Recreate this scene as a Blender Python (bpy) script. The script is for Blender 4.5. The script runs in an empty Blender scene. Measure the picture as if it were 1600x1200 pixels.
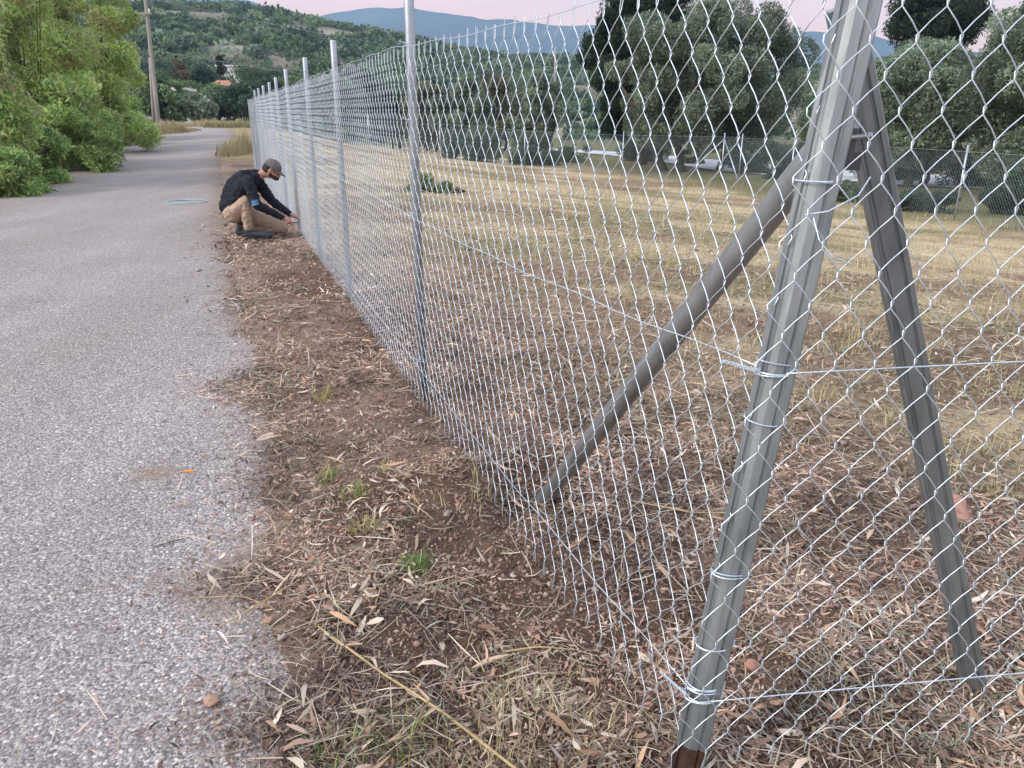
import bpy, bmesh, math, random
import numpy as np
from mathutils import Vector, Matrix
R = math.radians
rng = np.random.default_rng(7)
random.seed(7)
sc = bpy.context.scene
C = sc.collection

# ------------------------------------------------------------------ camera, sky, sun, exposure
CAMH = 1.55; PITCH = 19.5
cam = bpy.data.cameras.new('camera'); cam.lens = 27; cam.sensor_width = 36; cam.clip_start = 0.02; cam.clip_end = 20000
co = bpy.data.objects.new('camera', cam); C.objects.link(co)
co.location = (0, 0, CAMH); co.rotation_euler = (R(90 - PITCH), 0, 0)
sc.camera = co
SUN_EL, SUN_AZ = 30.0, -118.0            # azimuth measured clockwise from +Y (camera looks +Y)
w = bpy.data.worlds.new('World'); sc.world = w; w.use_nodes = True
nt = w.node_tree; nt.nodes.clear()
def N(t, k, **kw):
    n = t.nodes.new(k)
    for a, v in kw.items(): setattr(n, a, v)
    return n
sky = N(nt, 'ShaderNodeTexSky', sky_type='NISHITA', sun_disc=False, sun_elevation=R(SUN_EL), sun_rotation=R(SUN_AZ))
sky.air_density = 1.0; sky.dust_density = 2.0
geo = N(nt, 'ShaderNodeTexCoord'); sep = N(nt, 'ShaderNodeSeparateXYZ')
nt.links.new(geo.outputs['Generated'], sep.inputs[0])
ramp = N(nt, 'ShaderNodeValToRGB')
e = ramp.color_ramp.elements
e[0].position = 0.0; e[0].color = (0.90, 0.36, 0.16, 1)
e[1].position = 1.0; e[1].color = (0.94, 1.0, 1.13, 1)
for p, c in ((0.10, (0.90, 0.40, 0.22, 1)), (0.22, (0.88, 0.64, 0.60, 1)), (0.38, (1.02, 1.0, 1.05, 1))):
    el = e.new(p); el.color = c
nt.links.new(sep.outputs['Z'], ramp.inputs[0])
b1 = N(nt, 'ShaderNodeBackground'); b1.inputs[1].default_value = 0.05
b2 = N(nt, 'ShaderNodeBackground'); b2.inputs[1].default_value = 0.62
add = N(nt, 'ShaderNodeAddShader'); out = N(nt, 'ShaderNodeOutputWorld')
cn = N(nt, 'ShaderNodeTexNoise'); cn.inputs['Scale'].default_value = 3.0; cn.inputs['Detail'].default_value = 5
cmp_ = N(nt, 'ShaderNodeMapping'); cmp_.inputs['Scale'].default_value = (1, 1, 7); nt.links.new(geo.outputs['Generated'], cmp_.inputs[0]); nt.links.new(cmp_.outputs[0], cn.inputs['Vector'])
cr_ = N(nt, 'ShaderNodeValToRGB'); cr_.color_ramp.elements[0].position = .35; cr_.color_ramp.elements[0].color = (.90, .92, .98, 1); cr_.color_ramp.elements[1].position = .7; cr_.color_ramp.elements[1].color = (1.12, 1.08, 1.04, 1); nt.links.new(cn.outputs['Fac'], cr_.inputs[0])
cmx = N(nt, 'ShaderNodeMix', data_type='RGBA', blend_type='MULTIPLY'); cmx.inputs[0].default_value = 1; nt.links.new(ramp.outputs[0], cmx.inputs[6]); nt.links.new(cr_.outputs[0], cmx.inputs[7])
nt.links.new(sky.outputs[0], b1.inputs[0]); nt.links.new(cmx.outputs[2], b2.inputs[0])
nt.links.new(b1.outputs[0], add.inputs[0]); nt.links.new(b2.outputs[0], add.inputs[1])
nt.links.new(add.outputs[0], out.inputs[0])
sun = bpy.data.lights.new('sun', 'SUN'); sun.energy = 1.5; sun.angle = R(16); sun.color = (1, 0.93, 0.84)
so = bpy.data.objects.new('sun', sun); C.objects.link(so)
sd = Vector((math.sin(R(SUN_AZ)) * math.cos(R(SUN_EL)), math.cos(R(SUN_AZ)) * math.cos(R(SUN_EL)), math.sin(R(SUN_EL))))
so.rotation_euler = sd.to_track_quat('Z', 'Y').to_euler()
sc.view_settings.view_transform = 'Standard'; sc.view_settings.look = 'None'
sc.view_settings.exposure = 1.12; sc.view_settings.gamma = 1

# ------------------------------------------------------------------ helpers
def tag(o, label=None, cat=None, group=None, kind=None):
    if label: o['label'] = label
    if cat: o['category'] = cat
    if group: o['group'] = group
    if kind: o['kind'] = kind
    return o
def empty(name, loc, rz=0, **k):
    o = bpy.data.objects.new(name, None); C.objects.link(o)
    o.location = loc; o.rotation_euler = (0, 0, rz); o.empty_display_size = .1
    return tag(o, **k)
def link(name, me, mat=None, parent=None, smooth=False, world=True, **k):
    o = bpy.data.objects.new(name, me); C.objects.link(o)
    if mat and not me.materials: me.materials.append(mat)
    if smooth: me.polygons.foreach_set('use_smooth', np.ones(len(me.polygons), bool))
    if parent:
        o.parent = parent
        if world: o.matrix_parent_inverse = (Matrix.Translation(parent.location) @ parent.rotation_euler.to_matrix().to_4x4()).inverted() if parent.parent is None else PINV.get(parent.name, Matrix())
    return tag(o, **k)
PINV = {}
def npmesh(name, V, F, col=None):
    V = np.asarray(V, np.float32).reshape(-1, 3); F = np.asarray(F, np.int32); k = F.shape[1]
    me = bpy.data.meshes.new(name)
    me.vertices.add(len(V)); me.vertices.foreach_set('co', V.ravel())
    me.loops.add(F.size); me.loops.foreach_set('vertex_index', F.ravel())
    me.polygons.add(len(F))
    me.polygons.foreach_set('loop_start', np.arange(0, F.size, k, dtype=np.int32))
    me.polygons.foreach_set('loop_total', np.full(len(F), k, np.int32))
    me.update(calc_edges=True)
    if col is not None:
        a = me.color_attributes.new('Col', 'FLOAT_COLOR', 'POINT')
        c = np.ones((len(V), 4), np.float32); c[:, :3] = col
        a.data.foreach_set('color', c.ravel())
    return me
def ss(a, b, x):
    t = np.clip((x - a) / (b - a), 0, 1); return t * t * (3 - 2 * t)
def hsh(i, j, s):
    n = (i.astype(np.int64) * 374761393 + j.astype(np.int64) * 668265263 + s * 974634777) & 0xffffffff
    n = ((n ^ (n >> 13)) * 1274126177) & 0xffffffff
    return ((n ^ (n >> 16)) & 0xffff) / 65535.0
def vn(x, y, s=0):
    x = np.asarray(x, float); y = np.asarray(y, float)
    i = np.floor(x); j = np.floor(y); u = x - i; v = y - j; u = u * u * (3 - 2 * u); v = v * v * (3 - 2 * v)
    i = i.astype(np.int64); j = j.astype(np.int64)
    a = hsh(i, j, s); b = hsh(i + 1, j, s); c = hsh(i, j + 1, s); d = hsh(i + 1, j + 1, s)
    return (a * (1 - u) + b * u) * (1 - v) + (c * (1 - u) + d * u) * v
def fbm(x, y, s=0, o=4):
    r = 0; a = .5
    for k in range(o): r = r + a * vn(x * 2 ** k, y * 2 ** k, s + k); a *= .5
    return r / (1 - .5 ** o)
# fence line: X = 1.0 - .365 Y ; s > 0 is the field side, s < 0 the road side
def S(x, y): return (x + .365 * y - 1.0) / 1.0645
def big(x, y):
    s = S(x, y); r = np.hypot(x, y)
    z = -1.15 * ss(.5, 16, s) + .65 * ss(20, 48, y) * (1 - ss(0, 9, s))
    return z - 1.2 * ss(45, 120, r) * ss(0, 10, s)
MOUND = [(.10, 3.15, .28, .10), (-.35, 3.1, .35, .06), (-.18, 2.55, .45, .04), (.95, 1.95, .35, .05), (.45, 2.2, .3, .03), (-.8, 6.5, .6, .05), (-.9, 2.2, .4, .025), (.44, 1.45, .35, -.055), (1.35, 1.75, .25, -.03)]
HOLE = [(.05, 2.83, .13, .09), (-.12, 3.35, .12, .06), (.33, 1.95, .08, .06), (1.30, 1.74, .10, .03)]
def G(x, y):
    x = np.asarray(x, float); y = np.asarray(y, float)
    s = S(x, y); r = np.hypot(x, y)
    amp = ss(-.95, -.35, s) * (1 - .7 * ss(2, 7, s))
    z = big(x, y) + amp * (.055 * (fbm(x * 1.3, y * 1.3, 3) - .5) + (.045 * (fbm(x * 6, y * 6, 9, 3) - .5) + .022 * (fbm(x * 19, y * 19, 15, 2) - .5)) * (1 - ss(6, 14, r)))
    for a, b, q, h in MOUND: z = z + h * np.exp(-((x - a) ** 2 + (y - b) ** 2) / q ** 2)
    for a, b, q, h in HOLE: z = z - h * np.exp(-((x - a) ** 2 + (y - b) ** 2) / q ** 2)
    z = z + (1 - ss(-6.2, -5.2, s)) * .12 * (fbm(x * .5, y * .5, 5) - .3)
    return z
def Gf(x, y): return float(G(np.array([x]), np.array([y]))[0])
sp, cp = math.sin(R(PITCH)), math.cos(R(PITCH))
def ray(px, py):
    X = (px - 800) / 1200; u = (600 - py) / 1200
    return Vector((X, cp + sp * u, -sp + cp * u))
def gp(px, py, z=0.0):           # where a line of sight of the survey photo meets height z
    d = ray(px, py); t = (z - CAMH) / d.z; return (d.x * t, d.y * t)
def elev(py):
    d = ray(800, py); return d.z / d.y

def tube_np(P, rad, k=6, closed_ends=True):
    P = np.asarray(P, float); n = len(P); rad = np.broadcast_to(rad, (n,))
    T = np.gradient(P, axis=0); T /= np.linalg.norm(T, axis=1)[:, None] + 1e-12
    up = np.array([0, 0, 1.]) if abs(T[0][2]) < .9 else np.array([1., 0, 0])
    A = np.zeros_like(P); a = np.cross(T[0], up); a /= np.linalg.norm(a)
    for i in range(n):
        a = a - T[i] * a.dot(T[i]); a /= np.linalg.norm(a) + 1e-12; A[i] = a
    B = np.cross(T, A)
    th = np.arange(k) * 2 * np.pi / k
    V = P[:, None] + rad[:, None, None] * (np.cos(th)[None, :, None] * A[:, None] + np.sin(th)[None, :, None] * B[:, None])
    V = V.reshape(-1, 3)
    i = np.arange(n - 1)[:, None] * k; j = np.arange(k)[None]; j2 = (j + 1) % k
    F = np.stack([i + j, i + j2, i + k + j2, i + k + j], -1).reshape(-1, 4)
    if closed_ends:
        c0 = len(V); V = np.vstack([V, P[:1], P[-1:]])
        jj = np.arange(k); e1 = np.stack([np.full(k, c0), (jj + 1) % k, jj, jj], -1)
        e1[:, 3] = e1[:, 2]
        q = (n - 1) * k
        # fans as degenerate-free tris are handled by separate builder
        return V, F, (jj, q, c0)
    return V, F, None
class MB:
    def __init__(s): s.v = []; s.f = []; s.n = 0
    def raw(s, V, F):
        V = np.asarray(V, float).reshape(-1, 3)
        s.v.append(V); s.f += [tuple(int(a) + s.n for a in f) for f in F]; s.n += len(V); return s
    def tube(s, P, rad, k=8):
        V, F, e = tube_np(P, rad, k)
        jj, q, c0 = e
        F = [tuple(f) for f in F] + [(c0, (j + 1) % k, j) for j in range(k)] + [(c0 + 1, q + j, q + (j + 1) % k) for j in range(k)]
        return s.raw(V, F)
    def box(s, c, d, rz=0, rx=0):
        M = Matrix.Translation(c) @ Matrix.Rotation(rz, 4, 'Z') @ Matrix.Rotation(rx, 4, 'X')
        V = [M @ Vector((x * d[0] / 2, y * d[1] / 2, z * d[2] / 2)) for x in (-1, 1) for y in (-1, 1) for z in (-1, 1)]
        return s.raw([tuple(v) for v in V], [(0, 1, 3, 2), (4, 6, 7, 5), (0, 4, 5, 1), (2, 3, 7, 6), (0, 2, 6, 4), (1, 5, 7, 3)])
    def sphere(s, c, r, seg=16, rings=10, M=None):
        V = []; F = []
        for i in range(rings + 1):
            for j in range(seg):
                a = math.pi * i / rings; b = 2 * math.pi * j / seg
                v = Vector((math.sin(a) * math.cos(b) * r[0], math.sin(a) * math.sin(b) * r[1], math.cos(a) * r[2]))
                if M: v = M @ v
                V.append((v[0] + c[0], v[1] + c[1], v[2] + c[2]))
        for i in range(rings):
            for j in range(seg):
                F.append((i * seg + j, (i + 1) * seg + j, (i + 1) * seg + (j + 1) % seg, i * seg + (j + 1) % seg))
        return s.raw(V, F)
    def me(s, name='m'):
        me = bpy.data.meshes.new(name); me.from_pydata([tuple(v) for v in np.vstack(s.v)], [], s.f); me.update(); return me

# ------------------------------------------------------------------ materials
def mat(name, rough=.8, metal=0, col=(.5, .5, .5), attr=False, spec=.3):
    m = bpy.data.materials.new(name); m.use_nodes = True; t = m.node_tree
    b = t.nodes['Principled BSDF']; b.inputs['Roughness'].default_value = rough; b.inputs['Metallic'].default_value = metal
    b.inputs['Base Color'].default_value = (*col, 1); b.inputs['Specular IOR Level'].default_value = spec
    m.diffuse_color = (*col, 1)
    return m, t, b
def noise(t, scale, detail=4, rough=.6, coord='Object', vec=None, stretch=None):
    tc = N(t, 'ShaderNodeTexCoord'); n = N(t, 'ShaderNodeTexNoise')
    n.inputs['Scale'].default_value = scale; n.inputs['Detail'].default_value = detail; n.inputs['Roughness'].default_value = rough
    if stretch:
        mp = N(t, 'ShaderNodeMapping'); mp.inputs['Scale'].default_value = stretch
        t.links.new(tc.outputs[coord], mp.inputs[0]); t.links.new(mp.outputs[0], n.inputs['Vector'])
    else: t.links.new(tc.outputs[coord], n.inputs['Vector'])
    return n
def cramp(t, src, stops):
    r = N(t, 'ShaderNodeValToRGB'); e = r.color_ramp.elements
    e[0].position, e[0].color = stops[0][0], (*stops[0][1], 1); e[1].position, e[1].color = stops[-1][0], (*stops[-1][1], 1)
    for p, c in stops[1:-1]:
        x = e.new(p); x.color = (*c, 1)
    t.links.new(src, r.inputs[0]); return r
def mix(t, fac, a, b, mode='MIX'):
    m = N(t, 'ShaderNodeMix', data_type='RGBA', blend_type=mode)
    for sock, v in ((m.inputs[0], fac), (m.inputs[6], a), (m.inputs[7], b)):
        if isinstance(v, bpy.types.NodeSocket): t.links.new(v, sock)
        else: sock.default_value = v if isinstance(v, (int, float)) else (*v, 1)
    return m.outputs[2]
def bump(t, b, src, strength, dist):
    n = N(t, 'ShaderNodeBump'); n.inputs['Strength'].default_value = strength; n.inputs['Distance'].default_value = dist
    t.links.new(src, n.inputs['Height']); t.links.new(n.outputs[0], b.inputs['Normal']); return n
def attr(t, name='Col'):
    a = N(t, 'ShaderNodeAttribute'); a.attribute_name = name; return a

def leaf_mat(name, trans=.3, rough=.6):
    m, t, b = mat(name, rough, spec=.25)
    a = attr(t); t.links.new(a.outputs['Color'], b.inputs['Base Color'])
    tr = N(t, 'ShaderNodeBsdfTranslucent'); t.links.new(a.outputs['Color'], tr.inputs[0])
    mx = N(t, 'ShaderNodeMixShader'); mx.inputs[0].default_value = trans
    t.links.new(b.outputs[0], mx.inputs[1]); t.links.new(tr.outputs[0], mx.inputs[2])
    t.links.new(mx.outputs[0], t.nodes['Material Output'].inputs[0])
    return m
M = {}
M['leaf'] = leaf_mat('foliage', .5, .45)
M['litter'] = leaf_mat('dry_litter', .12, .8)
# ground: attribute colour broken up by noise, small bump
m, t, b = mat('earth', .95, spec=.1); a = attr(t)
n1 = noise(t, 9, 6, .7); n2 = noise(t, 110, 6, .75); n3 = noise(t, 1.2, 4, .6)
c1 = mix(t, 1.0, a.outputs['Color'], cramp(t, n1.outputs['Fac'], [(.3, (.62, .60, .58)), (.7, (1.35, 1.32, 1.28))]).outputs[0], 'MULTIPLY')
c2 = mix(t, 1.0, c1, cramp(t, n2.outputs['Fac'], [(.3, (.6, .58, .56)), (.72, (1.4, 1.4, 1.4))]).outputs[0], 'MULTIPLY')
c3 = mix(t, 1.0, c2, cramp(t, n3.outputs['Fac'], [(.3, (.85, .86, .84)), (.7, (1.15, 1.12, 1.1))]).outputs[0], 'MULTIPLY')
t.links.new(c3, b.inputs['Base Color'])
bump(t, b, n2.outputs['Fac'], 1.0, .016); M['earth'] = m
# asphalt with exposed pale chippings
m, t, b = mat('worn_asphalt', .85, spec=.25); a = attr(t)
tc = N(t, 'ShaderNodeTexCoord')
v1 = N(t, 'ShaderNodeTexVoronoi'); v1.inputs['Scale'].default_value = 85; t.links.new(tc.outputs['Object'], v1.inputs['Vector'])
v2 = N(t, 'ShaderNodeTexVoronoi'); v2.inputs['Scale'].default_value = 190; t.links.new(tc.outputs['Object'], v2.inputs['Vector'])
g1 = N(t, 'ShaderNodeSeparateColor'); t.links.new(v1.outputs['Color'], g1.inputs[0])
g2 = N(t, 'ShaderNodeSeparateColor'); t.links.new(v2.outputs['Color'], g2.inputs[0])
chips = cramp(t, g1.outputs[0], [(0, (.13, .121, .127)), (.35, (.225, .208, .216)), (.7, (.33, .305, .315)), (.90, (.46, .43, .44)), (1, (.68, .65, .65))])
fines = cramp(t, g2.outputs[1], [(0, (.09, .084, .088)), (.6, (.26, .24, .25)), (1, (.50, .47, .48))])
edge = cramp(t, v1.outputs['Distance'], [(.30, (1, 1, 1)), (.62, (0, 0, 0))])
cc = mix(t, edge.outputs[0], fines.outputs[0], chips.outputs[0])
nl = noise(t, .9, 5, .6); cc = mix(t, 1.0, cc, cramp(t, nl.outputs['Fac'], [(.3, (.93, .93, .94)), (.7, (1.07, 1.07, 1.06))]).outputs[0], 'MULTIPLY')
nst = noise(t, 1.0, 4, .6, stretch=(1.6, .35, 1)); cc = mix(t, 1.0, cc, cramp(t, nst.outputs['Fac'], [(.35, (.95, .95, .96)), (.65, (1.05, 1.04, 1.04))]).outputs[0], 'MULTIPLY')
# dirt brought onto the edges (a stain with a shape of its own, stored per vertex)
nd = noise(t, 14, 5, .75); ma = N(t, 'ShaderNodeMath', operation='ADD'); t.links.new(a.outputs['Fac'], ma.inputs[0]); t.links.new(nd.outputs['Fac'], ma.inputs[1])
dm = cramp(t, ma.outputs[0], [(.62, (0, 0, 0)), (1.02, (1, 1, 1))])
n4 = noise(t, 60, 4, .7); dirt = cramp(t, n4.outputs['Fac'], [(.3, (.13, .095, .075)), (.7, (.30, .235, .19))])
mm = N(t, 'ShaderNodeMath', operation='MULTIPLY'); mm.inputs[1].default_value = .85; t.links.new(dm.outputs[0], mm.inputs[0])
cc = mix(t, mm.outputs[0], cc, dirt.outputs[0])
v3 = N(t, 'ShaderNodeTexVoronoi', feature='DISTANCE_TO_EDGE'); v3.inputs['Scale'].default_value = .55
nw = noise(t, 2.2, 4, .7); vm = N(t, 'ShaderNodeVectorMath', operation='ADD'); t.links.new(tc.outputs['Object'], vm.inputs[0]); t.links.new(nw.outputs['Color'], vm.inputs[1]); t.links.new(vm.outputs[0], v3.inputs['Vector'])
crk = cramp(t, v3.outputs['Distance'], [(0, (.45, .45, .45)), (.004, (1, 1, 1))]); nm = noise(t, .5, 2, .5); cm = cramp(t, nm.outputs['Fac'], [(.52, (0, 0, 0)), (.60, (1, 1, 1))])
cc = mix(t, 1.0, cc, mix(t, cm.outputs[0], (1, 1, 1), crk.outputs[0]), 'MULTIPLY')
nwr = noise(t, 1.0, 3, .5, stretch=(.9, .12, 1)); cc = mix(t, 1.0, cc, cramp(t, nwr.outputs['Fac'], [(.3, (.90, .89, .86)), (.7, (1.09, 1.08, 1.09))]).outputs[0], 'MULTIPLY')
cc = mix(t, 1.0, cc, (1.0, .975, .90), 'MULTIPLY')
t.links.new(cc, b.inputs['Base Color'])
inv = N(t, 'ShaderNodeMath', operation='SUBTRACT'); inv.inputs[0].default_value = 1; t.links.new(v1.outputs['Distance'], inv.inputs[1])
bump(t, b, inv.outputs[0], .75, .006); M['road'] = m
# galvanised metals
def galv(name, c0, c1, rough, metal, sc_, stretch=None):
    m, t, b = mat(name, rough, metal, c1)
    n = noise(t, sc_, 5, .65, stretch=stretch)
    t.links.new(cramp(t, n.outputs['Fac'], [(.3, c0), (.7, c1)]).outputs[0], b.inputs['Base Color'])
    n2 = noise(t, sc_ * 6, 3, .6)
    rr = N(t, 'ShaderNodeMapRange'); rr.inputs[3].default_value = rough - .08; rr.inputs[4].default_value = rough + .16
    t.links.new(n2.outputs['Fac'], rr.inputs[0]); t.links.new(rr.outputs[0], b.inputs['Roughness'])
    return m
M['wire'] = galv('galvanised_wire', (.52, .61, .68), (.72, .80, .86), .42, .75, 30)
M['wire_far'] = galv('weathered_wire', (.30, .38, .40), (.45, .52, .53), .5, .6, 20)
M['post'] = galv('galvanised_tube', (.33, .38, .42), (.50, .545, .58), .38, .8, 8)
M['profile'] = galv('galvanised_profile', (.20, .23, .235), (.38, .41, .415), .44, .7, 14, (1, 1, .25))
M['brace'] = galv('dull_galvanised_tube', (.24, .255, .262), (.42, .435, .44), .36, .75, 10, (1, 1, .3))
M['rust'] = galv('rusty_post_foot', (.02, .015, .012), (.085, .042, .024), .8, .1, 25)
M['bark'], t, b = mat('bark', .95, spec=.1); n = noise(t, 12, 5, .7, stretch=(1, 1, .25)); t.links.new(cramp(t, n.outputs['Fac'], [(.3, (.04, .034, .028)), (.7, (.12, .10, .085))]).outputs[0], b.inputs['Base Color']); bump(t, b, n.outputs['Fac'], .8, .03)
M['pole'], t, b = mat('weathered_pole_wood', .9, spec=.1); n = noise(t, 9, 4, .7, stretch=(3, 3, .15)); t.links.new(cramp(t, n.outputs['Fac'], [(.3, (.22, .20, .18)), (.7, (.42, .39, .36))]).outputs[0], b.inputs['Base Color'])
def simple(key, name, c, rough=.8, metal=0, var=.15, scale=20, spec=.3):
    m, t, b = mat(name, rough, metal, c, spec=spec); n = noise(t, scale, 4, .6)
    t.links.new(cramp(t, n.outputs['Fac'], [(.3, tuple(x * (1 - var) for x in c)), (.7, tuple(min(1, x * (1 + var)) for x in c))]).outputs[0], b.inputs['Base Color'])
    M[key] = m; return m, t, b
simple('plaster', 'white_plaster', (.72, .71, .68)); simple('rooftile', 'terracotta_tiles', (.38, .18, .12), var=.25)
simple('glass_dark', 'dark_window', (.05, .06, .07), .2); simple('cable', 'black_cable', (.22, .23, .25), .5)
simple('hill', 'scrub_hillside', (.21, .19, .15), .95, var=.45, scale=.05, spec=.05)
simple('mount', 'far_mountain', (.07, .10, .12), 1, var=.35, scale=.004, spec=0)
simple('concrete', 'pale_concrete', (.50, .51, .53), .85, scale=2)
simple('stone', 'stone_tan', (.35, .225, .16), .9, var=.3, scale=25); simple('brick', 'fired_clay', (.36, .19, .14), .9, var=.25, scale=30)
simple('greystone', 'stone_grey', (.36, .30, .27), .9, var=.25, scale=30)
simple('cane', 'yellow_cane', (.40, .30, .15), .6, var=.3, scale=9); simple('coil', 'bluish_coil_wire', (.30, .46, .50), .5, .1)
simple('skin', 'skin', (.42, .22, .16), .55, var=.12, scale=30); simple('beard', 'dark_hair', (.03, .022, .018), .8, var=.4, scale=90)
simple('shirt', 'black_cotton', (.02, .022, .03), .92, var=.4, scale=14, spec=.15); simple('trouser', 'tan_canvas', (.37, .27, .20), .9, var=.18, scale=12)
simple('boot', 'dark_boot_leather', (.035, .042, .055), .7, var=.4, scale=25); simple('sole', 'boot_sole', (.03, .03, .03), .8)
simple('cap', 'grey_cap_cloth', (.13, .115, .11), .9, var=.2, scale=30); simple('print', 'blue_print', (.07, .17, .30), .8, var=.2, scale=60)
simple('lens', 'dark_lens', (.01, .01, .012), .15); simple('grip', 'red_grip', (.35, .06, .03), .5)
simple('orange', 'orange_scrap', (.75, .28, .05), .7)
m, t, b = simple('rusthinge', 'brown_cap_end', (.10, .095, .095), .6)

# ------------------------------------------------------------------ ground (one polar sheet to the horizon)
az = np.concatenate([np.arange(-180, -56, 4.), np.arange(-56, 56, .4), np.arange(56, 181, 4.)])
rr = np.concatenate([[.02], np.exp(np.linspace(math.log(.25), math.log(80), 620)), np.exp(np.linspace(math.log(85), math.log(2900), 60))])
A_, R_ = np.meshgrid(np.radians(az), rr)
gx, gy = R_ * np.sin(A_), R_ * np.cos(A_)
gs = S(gx, gy)
gz = G(gx, gy)
gz = gz - .07 * ss(-.88, -1.15, gs) * ss(-5.2, -4.8, gs)        # bed under the road sheet
gz = np.where(R_ > 100, gz - 2.5 * ss(100, 300, R_), gz)
soil = np.array([.27, .19, .158]); soil2 = np.array([.15, .10, .078]); tan_ = np.array([.49, .41, .275]); grn = np.array([.17, .165, .085]); far_ = np.array([.12, .12, .07]); mulch = np.array([.28, .21, .165]); gravel = np.array([.30, .25, .21])
def lerp(a, b, f): return a + (b - a) * f[..., None]
nA = fbm(gx * 1.1, gy * 1.1, 21); nB = fbm(gx * .45, gy * .6, 33); nC = fbm(gx * .5 + 9, gy * .5, 41)
colg = lerp(soil + 0 * gx[..., None], soil2, ss(.4, .65, nA))
colg = lerp(colg, mulch, ss(.2, .9, gs) * (1 - ss(1.8, 3.8, gs + gy * .25)) * .8)
fieldm = ss(1.9, 4.0, gs * .8 + gy * .35 + 1.6 * (nC - .5)) * ss(-.1, .5, gs)
colg = lerp(colg, tan_, fieldm)
colg = lerp(colg, grn, fieldm * ss(.50, .68, nB) * .75)
colg = lerp(colg, soil2 * 1.3, fieldm * ss(.50, .64, fbm(gx * .30 + 3, gy * .55, 77)) * .75)
colg = lerp(colg, np.array([.27, .18, .14]), fieldm * ss(.58, .68, fbm(gx * .8 + 13, gy * 1.1, 79)) * .5)
colg = lerp(colg, np.array([.33, .25, .205]), ss(-1.4, -1.0, gs) * (1 - ss(-.85, -.6, gs)) * .75)
colg = lerp(colg, gravel, (1 - ss(-5.0, -4.6, gs)) * ss(-6.8, -5.6, gs))
colg = lerp(colg, grn, (1 - ss(-6.8, -5.8, gs)))
colg = lerp(colg, np.array([.30, .25, .15]), ss(23, 27, gy) * ss(-2.2, -1.0, gs) * (1 - ss(0, 3, gs)))
colg = lerp(colg, grn * .9, ss(14, 19, gs))
colg = lerp(colg, far_, ss(60, 120, R_))
nr, na = gx.shape
I = np.arange(nr - 1)[:, None] * na; J = np.arange(na - 1)[None]
F = np.stack([I + J, I + na + J, I + na + J + 1, I + J + 1], -1).reshape(-1, 4)[:, ::-1]
link('ground', npmesh('ground', np.stack([gx, gy, gz], -1), F, colg.reshape(-1, 3)), M['earth'], smooth=True, kind='structure')

# road sheet: s from -5 to -1, irregular edges
yy = np.concatenate([np.arange(-3, 12, .06), np.arange(12, 75, .4)]); uu = np.linspace(0, 1, 60)
U, Y = np.meshgrid(uu, yy)
er = -.82 - .14 * ss(4, 10, Y[:, :1]) + .10 * (fbm(Y[:, :1] * 1.6, 0 * Y[:, :1], 50) - .5) * 2 + .06 * (vn(Y[:, :1] * 6, 0 * Y[:, :1] + 3, 51) - .5)
el_ = -5.1 - 6.0 * ss(38, 60, Y[:, :1]) + .2 * (vn(Y[:, :1] * 2, 0 * Y[:, :1], 52) - .5)
er = er + .9 * ss(24, 40, Y[:, :1])
sN = el_ + (er - el_) * U
X = sN * 1.0645 - .365 * Y + 1.0
Z = big(X, Y) + .006
Z = Z - .012 * (np.exp(-(U * 5 / .12) ** 2) + np.exp(-((1 - U) * 5 / .10) ** 2))
dE = np.minimum((1 - U) * np.abs(er - el_), 9)
spill = np.exp(-dE / .12) * .62 + .26 * np.exp(-((X + .98) ** 2 / .16 ** 2 + (Y - 2.26) ** 2 / .14 ** 2)) + .26 * np.exp(-((X + 1.6) ** 2 / .22 ** 2 + (Y - 4.3) ** 2 / .3 ** 2)) + .34 * ss(.62, .75, fbm(X * 2.2, Y * 2.2, 61)) * np.exp(-dE / .7) + .66 * np.exp(-U * 5 / .7) * ss(.2, .6, vn(X * .9, Y * .9, 64) + .3)
spill += .55 * np.exp(-((X + 1.62) ** 2 + (Y - 3.15) ** 2) / .10 ** 2) + .22 * np.exp(-((X + 1.15) ** 2 + (Y - 4.2) ** 2) / .25 ** 2) + .35 * np.exp(-dE / .8) * ss(6, 12, Y)
n_, m_ = X.shape; I = np.arange(n_ - 1)[:, None] * m_; J = np.arange(m_ - 1)[None]
F = np.stack([I + J, I + J + 1, I + m_ + J + 1, I + m_ + J], -1).reshape(-1, 4)
link('road', npmesh('road', np.stack([X, Y, Z], -1), F, np.repeat(spill.reshape(-1, 1), 3, 1)), M['road'], smooth=True, kind='structure')
# cross lane where the road ends, and the pale lane behind the back fence
def strip(name, pts, wid, m, lift=.02, n=80, drop=None):
    P = np.array(pts, float); tt = np.linspace(0, len(P) - 1, n); px = np.interp(tt, range(len(P)), P[:, 0]); py = np.interp(tt, range(len(P)), P[:, 1]); wd = np.interp(tt, range(len(P)), wid)
    T = np.gradient(np.stack([px, py], -1), axis=0); T /= np.linalg.norm(T, axis=1)[:, None]; Nn = np.stack([-T[:, 1], T[:, 0]], -1)
    V = []; k = 7
    for q in np.linspace(-.5, .5, k):
        x = px + Nn[:, 0] * wd * q; y = py + Nn[:, 1] * wd * q; V.append(np.stack([x, y, G(x, y) + lift], -1))
    V = np.stack(V, 1); I = np.arange(n - 1)[:, None] * k; J = np.arange(k - 1)[None]
    F = np.stack([I + J, I + k + J, I + k + J + 1, I + J + 1], -1).reshape(-1, 4)
    return link(name, npmesh(name, V, F[:, ::-1], np.zeros((n * k, 3))), m, kind='structure')
strip('lane', [(24, 28), (17.2, 33), (12.5, 39), (9.2, 50), (5, 62), (-4, 78)], [5.5, 6.5, 5.5, 3.4, 3.0, 3.0], M['concrete'], .05)

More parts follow.
